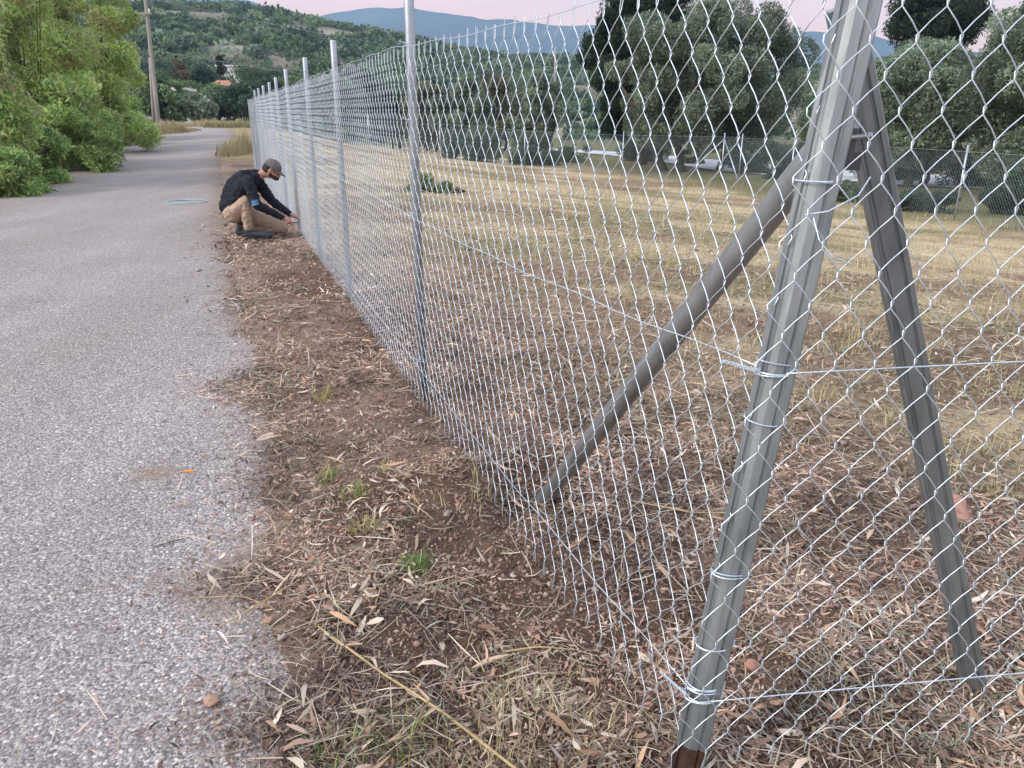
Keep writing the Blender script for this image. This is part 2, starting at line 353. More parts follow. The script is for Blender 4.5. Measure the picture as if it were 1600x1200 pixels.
# ------------------------------------------------------------------ hills and mountains
def skyline(tab, x):
    xs, ys = zip(*tab); return np.interp(x, xs, ys)
def ridge(name, tab, r0, r1, r2, m, a0=-48, a1=50, na=400, nr=60, rough=.05, mat_=None, seed=0, base=-8, pw=1.2):
    aa = np.radians(np.linspace(a0, a1, na)); pr = np.linspace(0, 1, nr)
    px = 800 + 1200 * np.tan(aa) / cp
    e_ = np.array([elev(v) for v in skyline(tab, px)])
    rad = np.concatenate([r0 + (r1 - r0) * pr[:int(nr * .75)] / pr[int(nr * .75) - 1], r1 + (r2 - r1) * np.linspace(.06, 1, nr - int(nr * .75))])
    Rr, Aa = np.meshgrid(rad, aa); X = Rr * np.sin(Aa); Y = Rr * np.cos(Aa)
    H = e_ * r1 * np.cos(aa) + CAMH
    f = ss(0, 1, (Rr - r0) / (r1 - r0)) ** pw * (1 - .8 * ss(r1, r2, Rr))
    Zz = base + (H[:, None] - base) * f
    Zz = Zz + rough * (H[:, None] + 10) * (fbm(X / (r1 * .06), Y / (r1 * .06), seed, 5) - .5) * ss(0, .3, f)
    na_, nr_ = X.shape; I = np.arange(na_ - 1)[:, None] * nr_; J = np.arange(nr_ - 1)[None]
    F = np.stack([I + J, I + J + 1, I + nr_ + J + 1, I + nr_ + J], -1).reshape(-1, 4)
    link(name, npmesh(name, np.stack([X, Y, Zz], -1), F[:, ::-1], np.full((X.size, 3), .1)), m, smooth=True, kind='structure')
    return aa, rad, X, Y, Zz
HT = [(-900, 40), (-200, 26), (100, 22), (225, 24), (300, 25), (400, 29), (470, 38), (560, 55), (640, 72), (700, 90), (800, 102), (900, 105), (1000, 112), (1250, 114), (1400, 112), (2200, 100)]
hill = ridge('hillside', HT, 75, 330, 420, M['hill'], rough=.12, seed=5, base=-7, pw=.85)
MT = [(-900, 60), (400, 60), (480, 36), (530, 24), (600, 13), (640, 14), (700, 20), (760, 28), (820, 34), (880, 38), (1000, 46), (1120, 54), (1240, 50), (1300, 47), (1345, 55), (1400, 72), (1500, 92), (1800, 60), (2200, 50)]
ridge('mountain', MT, 1500, 2250, 2500, M['mount'], rough=.10, seed=11, base=-10)
MT2 = [(-900, -30), (0, -20), (200, 0), (240, -12), (330, -16), (380, -4), (420, 6), (450, 18), (500, 40), (700, 70), (2200, 90)]
ridge('mountain', MT2, 2150, 2550, 2800, M['mount'], rough=.08, seed=12, base=-10)
# haze: the air between here and the mountains
hz = MB().box((0, 0, 250), (6200, 6200, 540)).me('haze')
hm = bpy.data.materials.new('haze'); hm.use_nodes = True; t = hm.node_tree; t.nodes.clear()
pv = N(t, 'ShaderNodeVolumePrincipled'); pv.inputs['Color'].default_value = (.46, .70, 1.0, 1); pv.inputs['Density'].default_value = .00030; pv.inputs['Anisotropy'].default_value = .1
ou = N(t, 'ShaderNodeOutputMaterial'); t.links.new(pv.outputs[0], ou.inputs['Volume'])
link('haze', hz, hm, kind='stuff', label='thin blue evening air over the valley', cat='haze')

# ------------------------------------------------------------------ foliage
def quads(P, Lv, Wv):            # diamonds: centre, long half-vector, wide half-vector
    V = np.stack([P - Lv, P + Wv, P + Lv, P - Wv], 1).reshape(-1, 3)
    return V, np.arange(len(V)).reshape(-1, 4)
def rdir(n, r): v = r.normal(size=(n, 3)); return v / np.linalg.norm(v, axis=1)[:, None]
def crown(blobs, n, ll, lw, pal, seed, shell=.45, droop=0, gap=.0, upb=0):
    r = np.random.default_rng(seed)
    C_ = np.array([b[0] for b in blobs], float); Rd = np.array([b[1] for b in blobs], float)
    wgt = np.prod(Rd, axis=1) ** (2 / 3); k = r.choice(len(blobs), n, p=wgt / wgt.sum())
    d = rdir(n, r); rad = shell + (1 - shell) * r.random(n) ** .7
    lump = .82 + .36 * vn(d[:, 0] * 2.3 + k * 7.1, d[:, 1] * 2.3 + d[:, 2] * 2.9, seed)
    P = C_[k] + d * Rd[k] * (rad * lump)[:, None]
    if gap > 0:
        keep = vn(P[:, 0] * 1.3 + P[:, 2] * .7, P[:, 1] * 1.3 + P[:, 2] * 1.9, seed + 5) > gap; P = P[keep]; k = k[keep]; d = d[keep]
    n = len(P); L = rdir(n, r) + d * .5; L[:, 2] += upb - droop; L /= np.linalg.norm(L, axis=1)[:, None]
    W = np.cross(L, rdir(n, r)); W /= np.linalg.norm(W, axis=1)[:, None]
    sz = r.uniform(.6, 1.4, n)[:, None]
    V, F = quads(P, L * ll / 2 * sz, W * lw / 2 * sz)
    pal = np.array(pal); ci = r.integers(0, len(pal), n); bl = r.uniform(.62, 1.4, len(blobs))
    c = pal[ci] * (bl[k] * r.uniform(.75, 1.3, n))[:, None]
    return V, F, np.repeat(c, 4, 0)
def blobs_for(w_, d_, h_, z0, n, seed, br=.42, flat=1., prof=None):
    r = np.random.default_rng(seed); B = []
    for i in range(n):
        a = r.uniform(0, 6.283); q = r.random() ** .5; zf = r.random()
        sc_ = math.sin(math.pi * min(1, max(.0, .12 + .8 * zf))) ** .6 if prof is None else prof(zf)
        x = math.cos(a) * q * (w_ / 2) * .78 * sc_; y = math.sin(a) * q * (d_ / 2) * .78 * sc_
        z = z0 + h_ * (.08 + .84 * zf)
        s_ = br * r.uniform(.55, 1.15) * min(w_, d_) * .5
        B.append(((x, y, z), (s_, s_, s_ * flat * .85)))
    return B
PAL = dict(
    olive=[(.10, .125, .075), (.155, .18, .12), (.07, .09, .05), (.20, .22, .15), (.12, .13, .07)],
    olivebrown=[(.13, .125, .075), (.17, .16, .10), (.09, .085, .05), (.11, .13, .07)],
    pine=[(.018, .038, .020), (.03, .055, .028), (.045, .075, .035), (.02, .032, .02)],
    dark=[(.03, .06, .04), (.05, .085, .055), (.07, .11, .07), (.04, .06, .035)],
    oleander=[(.15, .21, .06), (.20, .27, .08), (.10, .155, .045), (.27, .33, .11), (.18, .19, .08), (.08, .12, .04), (.36, .40, .17), (.22, .20, .11)],
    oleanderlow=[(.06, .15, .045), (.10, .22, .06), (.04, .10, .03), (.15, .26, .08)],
    brown=[(.19, .13, .075), (.15, .115, .06), (.11, .10, .055), (.22, .16, .10)],
    bush=[(.07, .11, .05), (.10, .15, .07), (.13, .17, .09), (.05, .08, .04)],
    straw=[(.42, .34, .19), (.50, .42, .25), (.34, .27, .15), (.30, .29, .13)])
for k_, f_ in (('oleander', 3.4), ('oleanderlow', 2.1), ('olive', 1.65), ('olivebrown', 1.5), ('bush', 1.6), ('dark', 1.35), ('pine', 1.15)): PAL[k_] = [tuple(min(.6, v * f_) for v in c_) for c_ in PAL[k_]]
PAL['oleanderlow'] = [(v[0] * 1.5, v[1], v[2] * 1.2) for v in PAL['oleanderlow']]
PAL['oleander'] = [(v[0] * .86, v[1], v[2] * .72) for v in PAL['oleander']] + [(.28, .24, .14), (.55, .60, .28), (.50, .58, .22)]
PAL['olive'] = [(v[0] * .95, v[1] * 1.04, v[2] * 1.15) for v in PAL['olive']]
def tree(name, x, y, w_, d_, h_, z0, pal, label, cat, n=22000, ll=.10, lw=.035, nb=24, seed=1, trunks=((0, 0),), tr=.16, br=.42, group=None, gap=.33, droop=0, prof=None, shell=.35, zb=None, lean=0):
    g = Gf(x, y) if zb is None else zb
    o = empty(name, (x, y, g), label=label, cat=cat, group=group)
    B = blobs_for(w_, d_, h_, z0, nb, seed, br=br, prof=prof)
    V, F, c = crown(B, n, ll, lw, PAL[pal], seed, gap=gap, droop=droop, shell=shell)
    me = npmesh('crown', V, F, c); cr = link('crown', me, M['leaf'], o, world=False)
    if tr > 0:
        mb = MB(); r = random.Random(seed)
        for tx, ty in trunks:
            zt = z0 + h_ * .45
            pts = [(tx * (1 + .25 * k) + r.uniform(-.12, .12) * k + lean * k * .3, ty * (1 + .25 * k), -.3 + (zt + .3) * k / 5) for k in range(6)]
            mb.tube(pts, [tr * (1.35 - .19 * k) for k in range(6)], 8)
            for q in range(9):
                b_ = r.choice(B)[0]; s_ = pts[2 + r.randint(0, 2)]
                md = [(s_[i] * .5 + b_[i] * .5) + r.uniform(-.15, .15) for i in range(3)]
                mb.tube([s_, md, b_], [tr * .45, tr * .28, tr * .08], 5)
        link('trunk', mb.me('trunk'), M['bark'], o, smooth=True, world=False)
    return o
def shrub(name, x, y, w_, d_, h_, pal, label, n=12000, seed=1, ll=.10, lw=.035, nb=16, group=None, cat='shrub', gap=.3, br=.5, zb=None, stem=True):
    return tree(name, x, y, w_, d_, h_, -.1, pal, label, cat, n, ll, lw, nb, seed, ((0, 0), (.2, .1)), .05 if stem else 0, br, group, gap, zb=zb, shell=.4)
def wx(px, Y, z=0): return (px - 800) / 1200 * (Y * cp - (z - CAMH) * sp)     # lateral metres for a bearing at distance Y

def allpal(p): return PAL[p]
# oleanders along the left side of the road
OL = [(-12.6, 17.2, 5.4, 4.6, 6.0, 'oleander', 'huge bushy oleander filling the upper left corner, browned in patches', 75000, 3),
      (-13.6, 22.8, 4.6, 4.0, 6.8, 'oleander', 'tall bright yellow-green oleander, second bush along the left road edge', 65000, 4),
      (-15.2, 29.5, 4.4, 3.8, 7.6, 'oleander', 'tall oleander with a clean right edge just left of the wooden pole', 60000, 5),
      (-17.8, 36.0, 3.0, 3.0, 4.4, 'oleander', 'smaller rounded oleander ending the hedge behind the tall ones', 22000, 6)]
for x, y, w_, d_, h_, p, lb, n, sd_ in OL:
    g = Gf(x, y); o = empty('oleander_shrub', (x, y, g), label=lb, cat='shrub', group='oleanders along the left side of the road')
    B = blobs_for(w_, d_, h_ + .5, -.6, 62, sd_, br=.33, prof=lambda z: 1.0 if z < .8 else 1.0 - (z - .8) * 1.5)
    V, F, c = crown(B, int(n * 1.35), .15, .036, PAL[p], sd_, gap=.20, upb=.35)
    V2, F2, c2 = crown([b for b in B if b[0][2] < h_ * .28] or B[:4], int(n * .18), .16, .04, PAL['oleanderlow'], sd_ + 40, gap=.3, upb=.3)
    rb = np.random.default_rng(sd_)
    # brown dead patches belong to individual branches
    pc = V.reshape(-1, 4, 3).mean(1); br_ = vn(pc[:, 1] * 1.6 + 4 * sd_, pc[:, 2] * 1.5 + pc[:, 0] * .6, 9) > .76
    c = c.reshape(-1, 4, 3); c[br_] = c[br_] * .5 + np.array([.20, .14, .085]) * rb.uniform(.6, 1.2, (br_.sum(), 1, 1)); c = c.reshape(-1, 3)
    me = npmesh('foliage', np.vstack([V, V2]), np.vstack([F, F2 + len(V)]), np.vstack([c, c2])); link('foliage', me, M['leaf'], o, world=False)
    V3, F3, c3 = crown(B, 1100, .055, .05, [(.72, .70, .60), (.62, .60, .48)], sd_ + 80, shell=.9)
    link('blossom', npmesh('blossom', V3, F3, c3), M['leaf'], o, world=False, label='small cream flowers')
    mb = MB(); r_ = random.Random(sd_)
    for q in range(26):
        a = r_.uniform(0, 6.28); q2 = r_.uniform(.2, 1.0)
        mb.tube([(math.cos(a) * .3, math.sin(a) * .3, -.2), (math.cos(a) * w_ * .22 * q2, math.sin(a) * d_ * .22 * q2, h_ * .35), (math.cos(a) * w_ * .38 * q2, math.sin(a) * d_ * .38 * q2, h_ * r_.uniform(.4, .75))], [.03, .018, .005], 5)
    link('stem', mb.me('stem'), M['bark'], o, world=False)
for i, (x, y, w_, h_, lb) in enumerate([(-16.9, 35.2, 2.4, 1.7, 'leafy low oleander shoot at the foot of the last hedge bush'), (-14.5, 27.5, 2.4, 1.6, 'dense low oleander shoot below the third tall bush'), (-15.9, 32.5, 2.2, 1.5, 'farthest low oleander shoot beside the road, before the poles'), (-13.1, 24.6, 2.0, 1.3, 'middle low oleander shoot beside the second pillar'), (-10.9, 18.4, 2.2, 1.3, 'low deep-green oleander shoot nearest the camera at the road edge'), (-11.6, 21.6, 2.6, 1.9, 'fresh green oleander shoot beside the white gate post'), (-9.9, 15.6, 1.9, .8, 'lowest weedy green bush at the left picture edge')]):
    shrub('oleander_shoot', x, y, w_, w_ * .8, h_, 'oleanderlow', lb, 9000, 60 + i, .15, .035, 12, 'low shoots in front of the oleanders', stem=False)
# two white gate posts glimpsed between the bushes
for i, (px, yy_, h_, lb) in enumerate([(119, 22.6, 1.55, 'white plastered gate pillar half hidden by oleander shoots'), (153, 25.5, .75, 'low white pillar under the second oleander')]):
    x = wx(px, yy_); g = Gf(x, yy_); o = empty('gate_pillar', (x, yy_, g), label=lb, cat='pillar', group='white pillars in the hedge')
    link('shaft', MB().box((0, 0, h_ / 2 - .1), (.34, .34, h_ + .2)).me(), M['plaster'], o, world=False); link('cap', MB().box((0, 0, h_ + .04), (.42, .42, .08)).me(), M['plaster'], o, world=False)

# trees behind the field
tree('pine_tree', 6.8, 43.5, 7.6, 7.0, 9.2, .9, 'pine', 'tall dark green pine rising out of the picture behind the olive tree', 'pine tree', 110000, .20, .06, 70, 21, ((.2, 0),), .26, .30, gap=.22, shell=.5)
tree('olive_tree', 9.2, 38.5, 12.2, 7.0, 6.9, .8, 'olive', 'wide grey-green olive tree in front of the dark pine', 'olive tree', 185000, .15, .045, 170, 22, ((-1.6, .2), (-.9, -.2), (.8, .3)), .15, .23, 'olive trees behind the back fence', gap=.18, shell=.6)
tree('olive_tree', 15.2, 30.5, 6.2, 5.0, 4.7, .5, 'olive', 'rounded olive tree right behind the leaning right-hand brace', 'olive tree', 80000, .14, .045, 70, 23, ((0, 0), (.6, .2)), .14, .29, 'olive trees behind the back fence', gap=.18, shell=.6)
tree('olive_tree', 18.6, 27.0, 9.8, 6.4, 6.2, .4, 'olive', 'largest olive tree at the right picture edge', 'olive tree', 150000, .14, .045, 110, 24, ((0, 0), (.8, .3)), .18, .26, 'olive trees behind the back fence', gap=.18, shell=.6)
tree('stone_pine', 25.3, 50.0, 7.6, 6.5, 3.0, 6.6, 'pine', 'stone pine with a high flat dark crown at the top right', 'pine tree', 60000, .20, .06, 46, 25, ((.3, 0),), .25, .34, gap=.30)
for i, (px, Y, w_, top, p, lb) in enumerate([
        (668, 60, 4.8, 128, 'olivebrown', 'brownish bushy tree just right of the first round post'),
        (725, 56, 5.2, 122, 'olive', 'grey-green olive seen through the mesh beyond the field, left of middle'),
        (778, 64, 5.0, 112, 'olivebrown', 'brown-green tree with a domed top in the row beyond the field'),
        (838, 52, 4.6, 100, 'olive', 'tallest grey-green tree in the row, left of the dark pine'),
        (612, 66, 4.8, 132, 'dark', 'dark green tree behind the fence, left of the first round post'),
        (1165, 58, 7.0, 118, 'dark', 'dark tree in shade behind the wide olive'),
        (1290, 70, 6.0, 130, 'bush', 'small green tree framed between the corner post and the wide olive')]):
    x = wx(px, Y); g = Gf(x, Y); H = CAMH + elev(top) * Y - g
    tree('orchard_tree', x, Y, w_, w_ * .8, H - .5, .4, p, lb, 'tree', 30000, .19, .065, 34, 100 + i, ((0, 0), (.5, 0)), .12, .38, 'row of trees beyond the field', gap=.2)
for i, (px, Y, w_, h_, p, lb) in enumerate([
        (1160, 37, 3.4, 1.7, 'dark', 'dark ivy-green bush behind the braced back-fence post'),
        (1080, 44, 2.2, 1.1, 'bush', 'green bush between the pale lane and the back fence'),
        (1310, 25.5, 2.2, .55, 'bush', 'low green bush below the pale lane, between the two big profiles'),
        (1450, 22.5, 2.4, .5, 'dark', 'low dark bush against the back fence, right of the right-hand brace'),
        (1572, 22.0, 2.0, 1.2, 'dark', 'bigger dark bush against the back fence at the right edge'),
        (1228, 34, 3.0, 1.6, 'dark', 'dark bush left of the left brace top, behind the fence'),
        (1395, 33.5, 5.0, 1.4, 'dark', 'long dark bush beyond the pale lane, right of the corner post'),
        (1530, 30.5, 5.0, 1.6, 'dark', 'dark bush beyond the pale lane under the largest olive'),
        (1010, 47, 4.0, 1.5, 'dark', 'dark bush under the dark pine'),
        (840, 43, 3.6, 1.1, 'dark', 'low dark green bush behind the middle of the back fence'),
        (735, 44, 4.2, 1.3, 'dark', 'low spreading dark bush behind the left stretch of back fence'),
        (900, 46, 3.0, 1.0, 'bush', 'rounded green bush at the left end of the pale lane')]):
    shrub('bush', wx(px, Y, -1.2), Y, w_, w_ * .6, h_, p, lb, 16000, 140 + i, .11, .045, 18, 'bushes along the back fence')
shrub('bush', *[gp(672, 318, -.35)[k] for k in (0, 1)], 1.3, .8, .38, 'bush', 'flat green bush alone in the mown field beside the first round post', 5000, 171, .06, .02, 10)

# left background
def at(px, Y): return wx(px, Y), Y
def bt(name, px, Y, w_, base, top, pal, label, cat, n=9000, ll=.3, lw=.12, nb=16, seed=200, tr=.15, prof=None, br=.42, group=None, gap=.28, stem0=.5):
    x, y = at(px, Y); zb = CAMH + elev(base) * Y; H = CAMH + elev(top) * Y - zb
    return tree(name, x, y, w_, w_, H - stem0, stem0, pal, label, cat, n, ll, lw, nb, seed, ((0, 0),), tr, br, group, gap, prof=prof, zb=zb)
bt('pine_tree', 290, 110, 4.6, 150, 92, 'brown', 'brownish conical conifer above the road end', 'conifer', 6000, .35, .07, 20, 201, .2, lambda z: 1.1 - .85 * z, .28, stem0=.9)
bt('cypress_tree', 354, 120, 1.9, 152, 84, 'pine', 'narrow dark cypress right of the brown conifer', 'cypress', 5000, .25, .08, 18, 202, .1, lambda z: .9 - .5 * z, .5)
for i, (px, Y, w_, ba, tp, p, lb) in enumerate([
        (315, 70, 3.3, 190, 156, 'olive', 'round silvery bush beside the road end'),
        (262, 62, 4.0, 196, 128, 'bush', 'leafy green tree right behind the wooden pole'),
        (300, 88, 5.5, 182, 136, 'bush', 'green bush mass behind the round silvery bush'),
        (345, 84, 5.5, 186, 142, 'bush', 'light green hedge bush below the terracotta roof'),
        (385, 82, 5.0, 184, 138, 'dark', 'dark clipped bush left of the far fence end'),
        (425, 88, 6.0, 184, 134, 'dark', 'dark bush seen through the far end of the fence'),
        (470, 92, 7.0, 184, 130, 'bush', 'green tree seen through the middle of the far fence'),
        (520, 90, 7.0, 186, 128, 'olive', 'grey-green tree seen behind the second round post'),
        (575, 95, 7.5, 186, 126, 'dark', 'dark tree between the first and second round posts'),
        (268, 130, 7.0, 150, 104, 'dark', 'dark tree up the slope left of the brown conifer'),
        (322, 128, 6.0, 152, 108, 'dark', 'dark tree between conifer and cypress'),
        (395, 125, 7.5, 150, 106, 'bush', 'tree right of the white house'),
        (435, 130, 6.5, 148, 112, 'dark', 'small dark tree above the far fence posts'),
        (250, 100, 6.0, 165, 112, 'dark', 'dark tree directly behind the wooden pole')]):
    bt('valley_tree', px, Y, w_ * 1.1, ba, tp, p, lb, 'tree', 14000, .30, .15, 24, 210 + i, .14, group='trees and bushes below the hillside')
def house(px, Y, base, wl, hl, label, roofh=.8, flat=False, rz=.2):
    x, y = at(px, Y); zb = CAMH + elev(base) * Y; o = empty('house', (x, y, zb), rz, label=label, cat='house', group='houses below the hillside')
    link('wall', MB().box((0, 0, hl / 2 - 2), (wl, 5, hl + 4)).me(), M['plaster'], o, world=False)
    if flat: link('roof', MB().box((0, 0, hl + .12), (wl + .5, 5.5, .24)).me(), M['plaster'], o, world=False)
    else:
        a, b_, c = wl / 2 + .3, 2.8, hl
        link('roof', MB().raw([(-a, -b_, c), (a, -b_, c), (a, b_, c), (-a, b_, c), (-a * .5, 0, c + roofh), (a * .5, 0, c + roofh)], [(0, 1, 5, 4), (2, 3, 4, 5), (1, 2, 5), (3, 0, 4), (0, 3, 2, 1)]).me(), M['rooftile'], o, world=False)
    for k in (-.28, .22): link('window', MB().box((wl * k, -2.52, hl * .55), (.9, .08, 1.0)).me(), M['glass_dark'], o, world=False)
house(378, 160, 117, 6.5, 1.4, 'long low white flat-roofed house among the trees', flat=True)
house(356, 112, 150, 2.6, .8, 'small house showing only its terracotta roof behind the hedge bushes', 1.2)
house(290, 78, 165, 1.5, 1.3, 'tiny white flat-roofed hut behind the round silvery bush', flat=True)
# hillside scrub as one mass
aa, rad, HX, HY, HZ = hill
def hz_at(a, r):
    ia = np.clip((a - aa[0]) / (aa[1] - aa[0]), 0, len(aa) - 1.001); i0 = ia.astype(int); fa = ia - i0
    ir = np.interp(r, rad, np.arange(len(rad))); j0 = np.clip(ir.astype(int), 0, len(rad) - 2); fr = ir - j0
    return (HZ[i0, j0] * (1 - fa) + HZ[i0 + 1, j0] * fa) * (1 - fr) + (HZ[i0, j0 + 1] * (1 - fa) + HZ[i0 + 1, j0 + 1] * fa) * fr
r_ = np.random.default_rng(5); ns = 15000
a = r_.uniform(R(-44), R(42), ns); rd = 80 + 262 * r_.random(ns) ** .8
x = rd * np.sin(a); y = rd * np.cos(a); z = hz_at(a, rd)
dens = fbm(x / 26, y / 40, 70); keep = (dens + .18 * r_.random(ns)) > .415
x, y, z, rd = x[keep], y[keep], z[keep], rd[keep]; ns = len(x)
per = 56; size = r_.uniform(.9, 2.5, ns) * (.7 + rd / 400)
d = rdir(ns * per, r_); k = np.repeat(np.arange(ns), per)
P = np.stack([x, y, z + size * .3], -1)[k] + d * (size * .9)[k][:, None] * (r_.random(ns * per) ** .35)[:, None] * np.array([1, 1, .75])
L = rdir(ns * per, r_); W = np.cross(L, rdir(ns * per, r_)); W /= np.linalg.norm(W, axis=1)[:, None]
V, F = quads(P, L * (size * .20)[k][:, None], W * (size * .14)[k][:, None])
pal = np.array(PAL['bush'] + PAL['dark'] + PAL['bush'][:3] + PAL['olive'][:2]); c = pal[r_.integers(0, len(pal), ns)] * r_.uniform(.6, 1.2, ns)[:, None]
c = c[k] * r_.uniform(.75, 1.25, (ns * per, 1))
link('hillside_scrub', npmesh('scrub', V, F, np.repeat(c, 4, 0)), M['leaf'], kind='stuff', label='dense green scrub and small trees covering the hillside', cat='scrub')

# ------------------------------------------------------------------ utility poles and cables
def pole(px, Y, base, h, lean, label, rad_=.15, strut=False, arm=None):
    x, y = at(px, Y); zb = CAMH + elev(base) * Y
    o = empty('utility_pole', (x, y, zb), label=label, cat='utility pole', group='utility poles')
    link('shaft', MB().tube([(lean * k * h / 5, 0, -.5 + (h + .5) * k / 5) for k in range(6)], [rad_ * (1.15 - .07 * k) for k in range(6)], 12).me(), M['pole'], o, smooth=True, world=False)
    if strut: link('prop', MB().tube([(-.42, .3, -.4), (lean * 3.2 - .10, .05, h * .36)], [.08, .07], 10).me(), M['pole'], o, smooth=True, world=False)
    if arm:
        for zz in arm:
            link('crossarm', MB().box((lean * zz - .35, -.14, zz), (1.3, .09, .1)).me(), M['pole'], o, world=False)
            for q in (-.9, .2): link('insulator', MB().tube([(lean * zz + q, -.14, zz + .05), (lean * zz + q, -.14, zz + .14), (lean * zz + q, -.14, zz + .22)], [.04, .055, .03], 8).me(), M['plaster'], o, world=False)
    return Vector((x + lean * h, y, zb + h))
Yp = 46
pole(251, Yp, 193, 9.6, .045, 'leaning pale wooden utility pole at the left side of the road end', .105, True, (5.65,))
pole(203, 60, 185, 12.5, -.02, 'second wooden pole partly hidden behind the tall oleander', .17)
pole(866, 150, 150, 8.2, 0, 'small distant utility pole left of the dark pine', .22)
pole(372, 130, 150, 3.6, 0, 'thin short pole on the slope beside the cypress', .09)
def cable(p, q, sag, label, r=.02):
    P = [tuple(p.lerp(q, t_) - Vector((0, 0, 4 * sag * t_ * (1 - t_)))) for t_ in np.linspace(0, 1, 40)]
    link('overhead_cable', MB().tube(P, r, 5).me(), M['cable'], label=label, cat='cable', group='overhead cables')
def pt(px, py, Y): d = ray(px, py); t_ = Y / d.y; return Vector((d.x * t_, d.y * t_, CAMH + d.z * t_))
cable(pt(241, 79, Yp), pt(866, 128, 150), 1.6, 'lower overhead cable sagging from the leaning pole toward the fence tops', .022)
cable(pt(230, -3, Yp), pt(866, 90, 150), 1.2, 'upper overhead cable leaving the leaning pole at the top of the picture', .022)
cable(pt(640, 56, 140), pt(1250, 56, 140), .3, 'level overhead cable crossing in front of the blue mountain', .03)

# ------------------------------------------------------------------ dry grass clumps near the road end
def grass(name, pts, hmin, hmax, wid, pal, seed, splay=.35, nseg=3):
    r = np.random.default_rng(seed); n = len(pts); P = np.asarray(pts, float)
    h = r.uniform(hmin, hmax, n); a = r.uniform(0, 6.283, n); sp_ = r.uniform(.05, splay, n) * h
    d = np.stack([np.cos(a), np.sin(a), 0 * a], -1); b_ = r.uniform(0, 6.283, n); wv = np.stack([np.cos(b_), np.sin(b_), 0 * b_], -1) * (wid * r.uniform(.6, 1.3, n))[:, None] / 2
    V = np.zeros((n, (nseg + 1) * 2, 3))
    for i in range(nseg + 1):
        t_ = i / nseg; c = P + d * (sp_ * t_ ** 2)[:, None]; c = c.copy(); c[:, 2] += h * (t_ - .25 * t_ ** 2 * (sp_ / h) * 2)
        ww = wv * (1 - t_ * .92); V[:, 2 * i] = c - ww; V[:, 2 * i + 1] = c + ww
    base = np.arange(n)[:, None] * (nseg + 1) * 2
    F = np.concatenate([np.stack([base + 2 * i, base + 2 * i + 1, base + 2 * i + 3, base + 2 * i + 2], -1).reshape(-1, 4) for i in range(nseg)])
    pal = np.array(pal); c = pal[r.integers(0, len(pal), n)] * r.uniform(.75, 1.25, (n, 1))
    return V.reshape(-1, 3), F, np.repeat(c, (nseg + 1) * 2, 0)
def clump(name, x, y, w_, d_, n, hmin, hmax, wid, pal, label, seed, cat='grass clump', group=None, splay=.35):
    r = np.random.default_rng(seed); a = r.uniform(0, 6.283, n); q = r.random(n) ** .6
    px, py = np.cos(a) * q * w_ / 2, np.sin(a) * q * d_ / 2; g0 = Gf(x, y)
    P = np.stack([px, py, G(x + px, y + py) - g0 - .02], -1)
    V, F, c = grass('g', P, hmin, hmax, wid, PAL[pal] if isinstance(pal, str) else pal, seed, splay)
    if w_ > 1: 
        f = (.35 + .65 * vn(px * 1.1 + seed, py * 1.1, seed)) * (1 - .6 * q ** 3); V = V.reshape(n, -1, 3); V[:, :, 2] = V[:, :1, 2] + (V[:, :, 2] - V[:, :1, 2]) * f[:, None]; V = V.reshape(-1, 3)
    o = link(name, npmesh(name, V, F, c), M['litter'], label=label, cat=cat, group=group); o.location = (x, y, g0); return o
clump('dry_grass', -9.8, 29.0, 1.3, 4.0, 1100, .3, 1.6, .016, [(.40, .33, .19), (.30, .29, .14), (.46, .38, .25), (.20, .22, .10), (.24, .18, .12)], 'tall yellowing grass between the road and the far fence end', 301, splay=.22)
clump('dry_grass', -17.6, 42.0, 2.0, 5.5, 2200, .3, 1.0, .035, 'straw', 'dry straw-coloured grass around the foot of the leaning pole', 302)
clump('dry_grass', -19.5, 54.0, 8.0, 4.0, 2200, .3, .9, .05, 'straw', 'dry grass across the far end of the road', 303)
clump('dry_grass', -17.5, 50.0, 3.0, 3.0, 1600, .3, .9, .05, [(.36, .31, .17), (.26, .26, .12)], 'dull weedy grass right of the road end', 304)

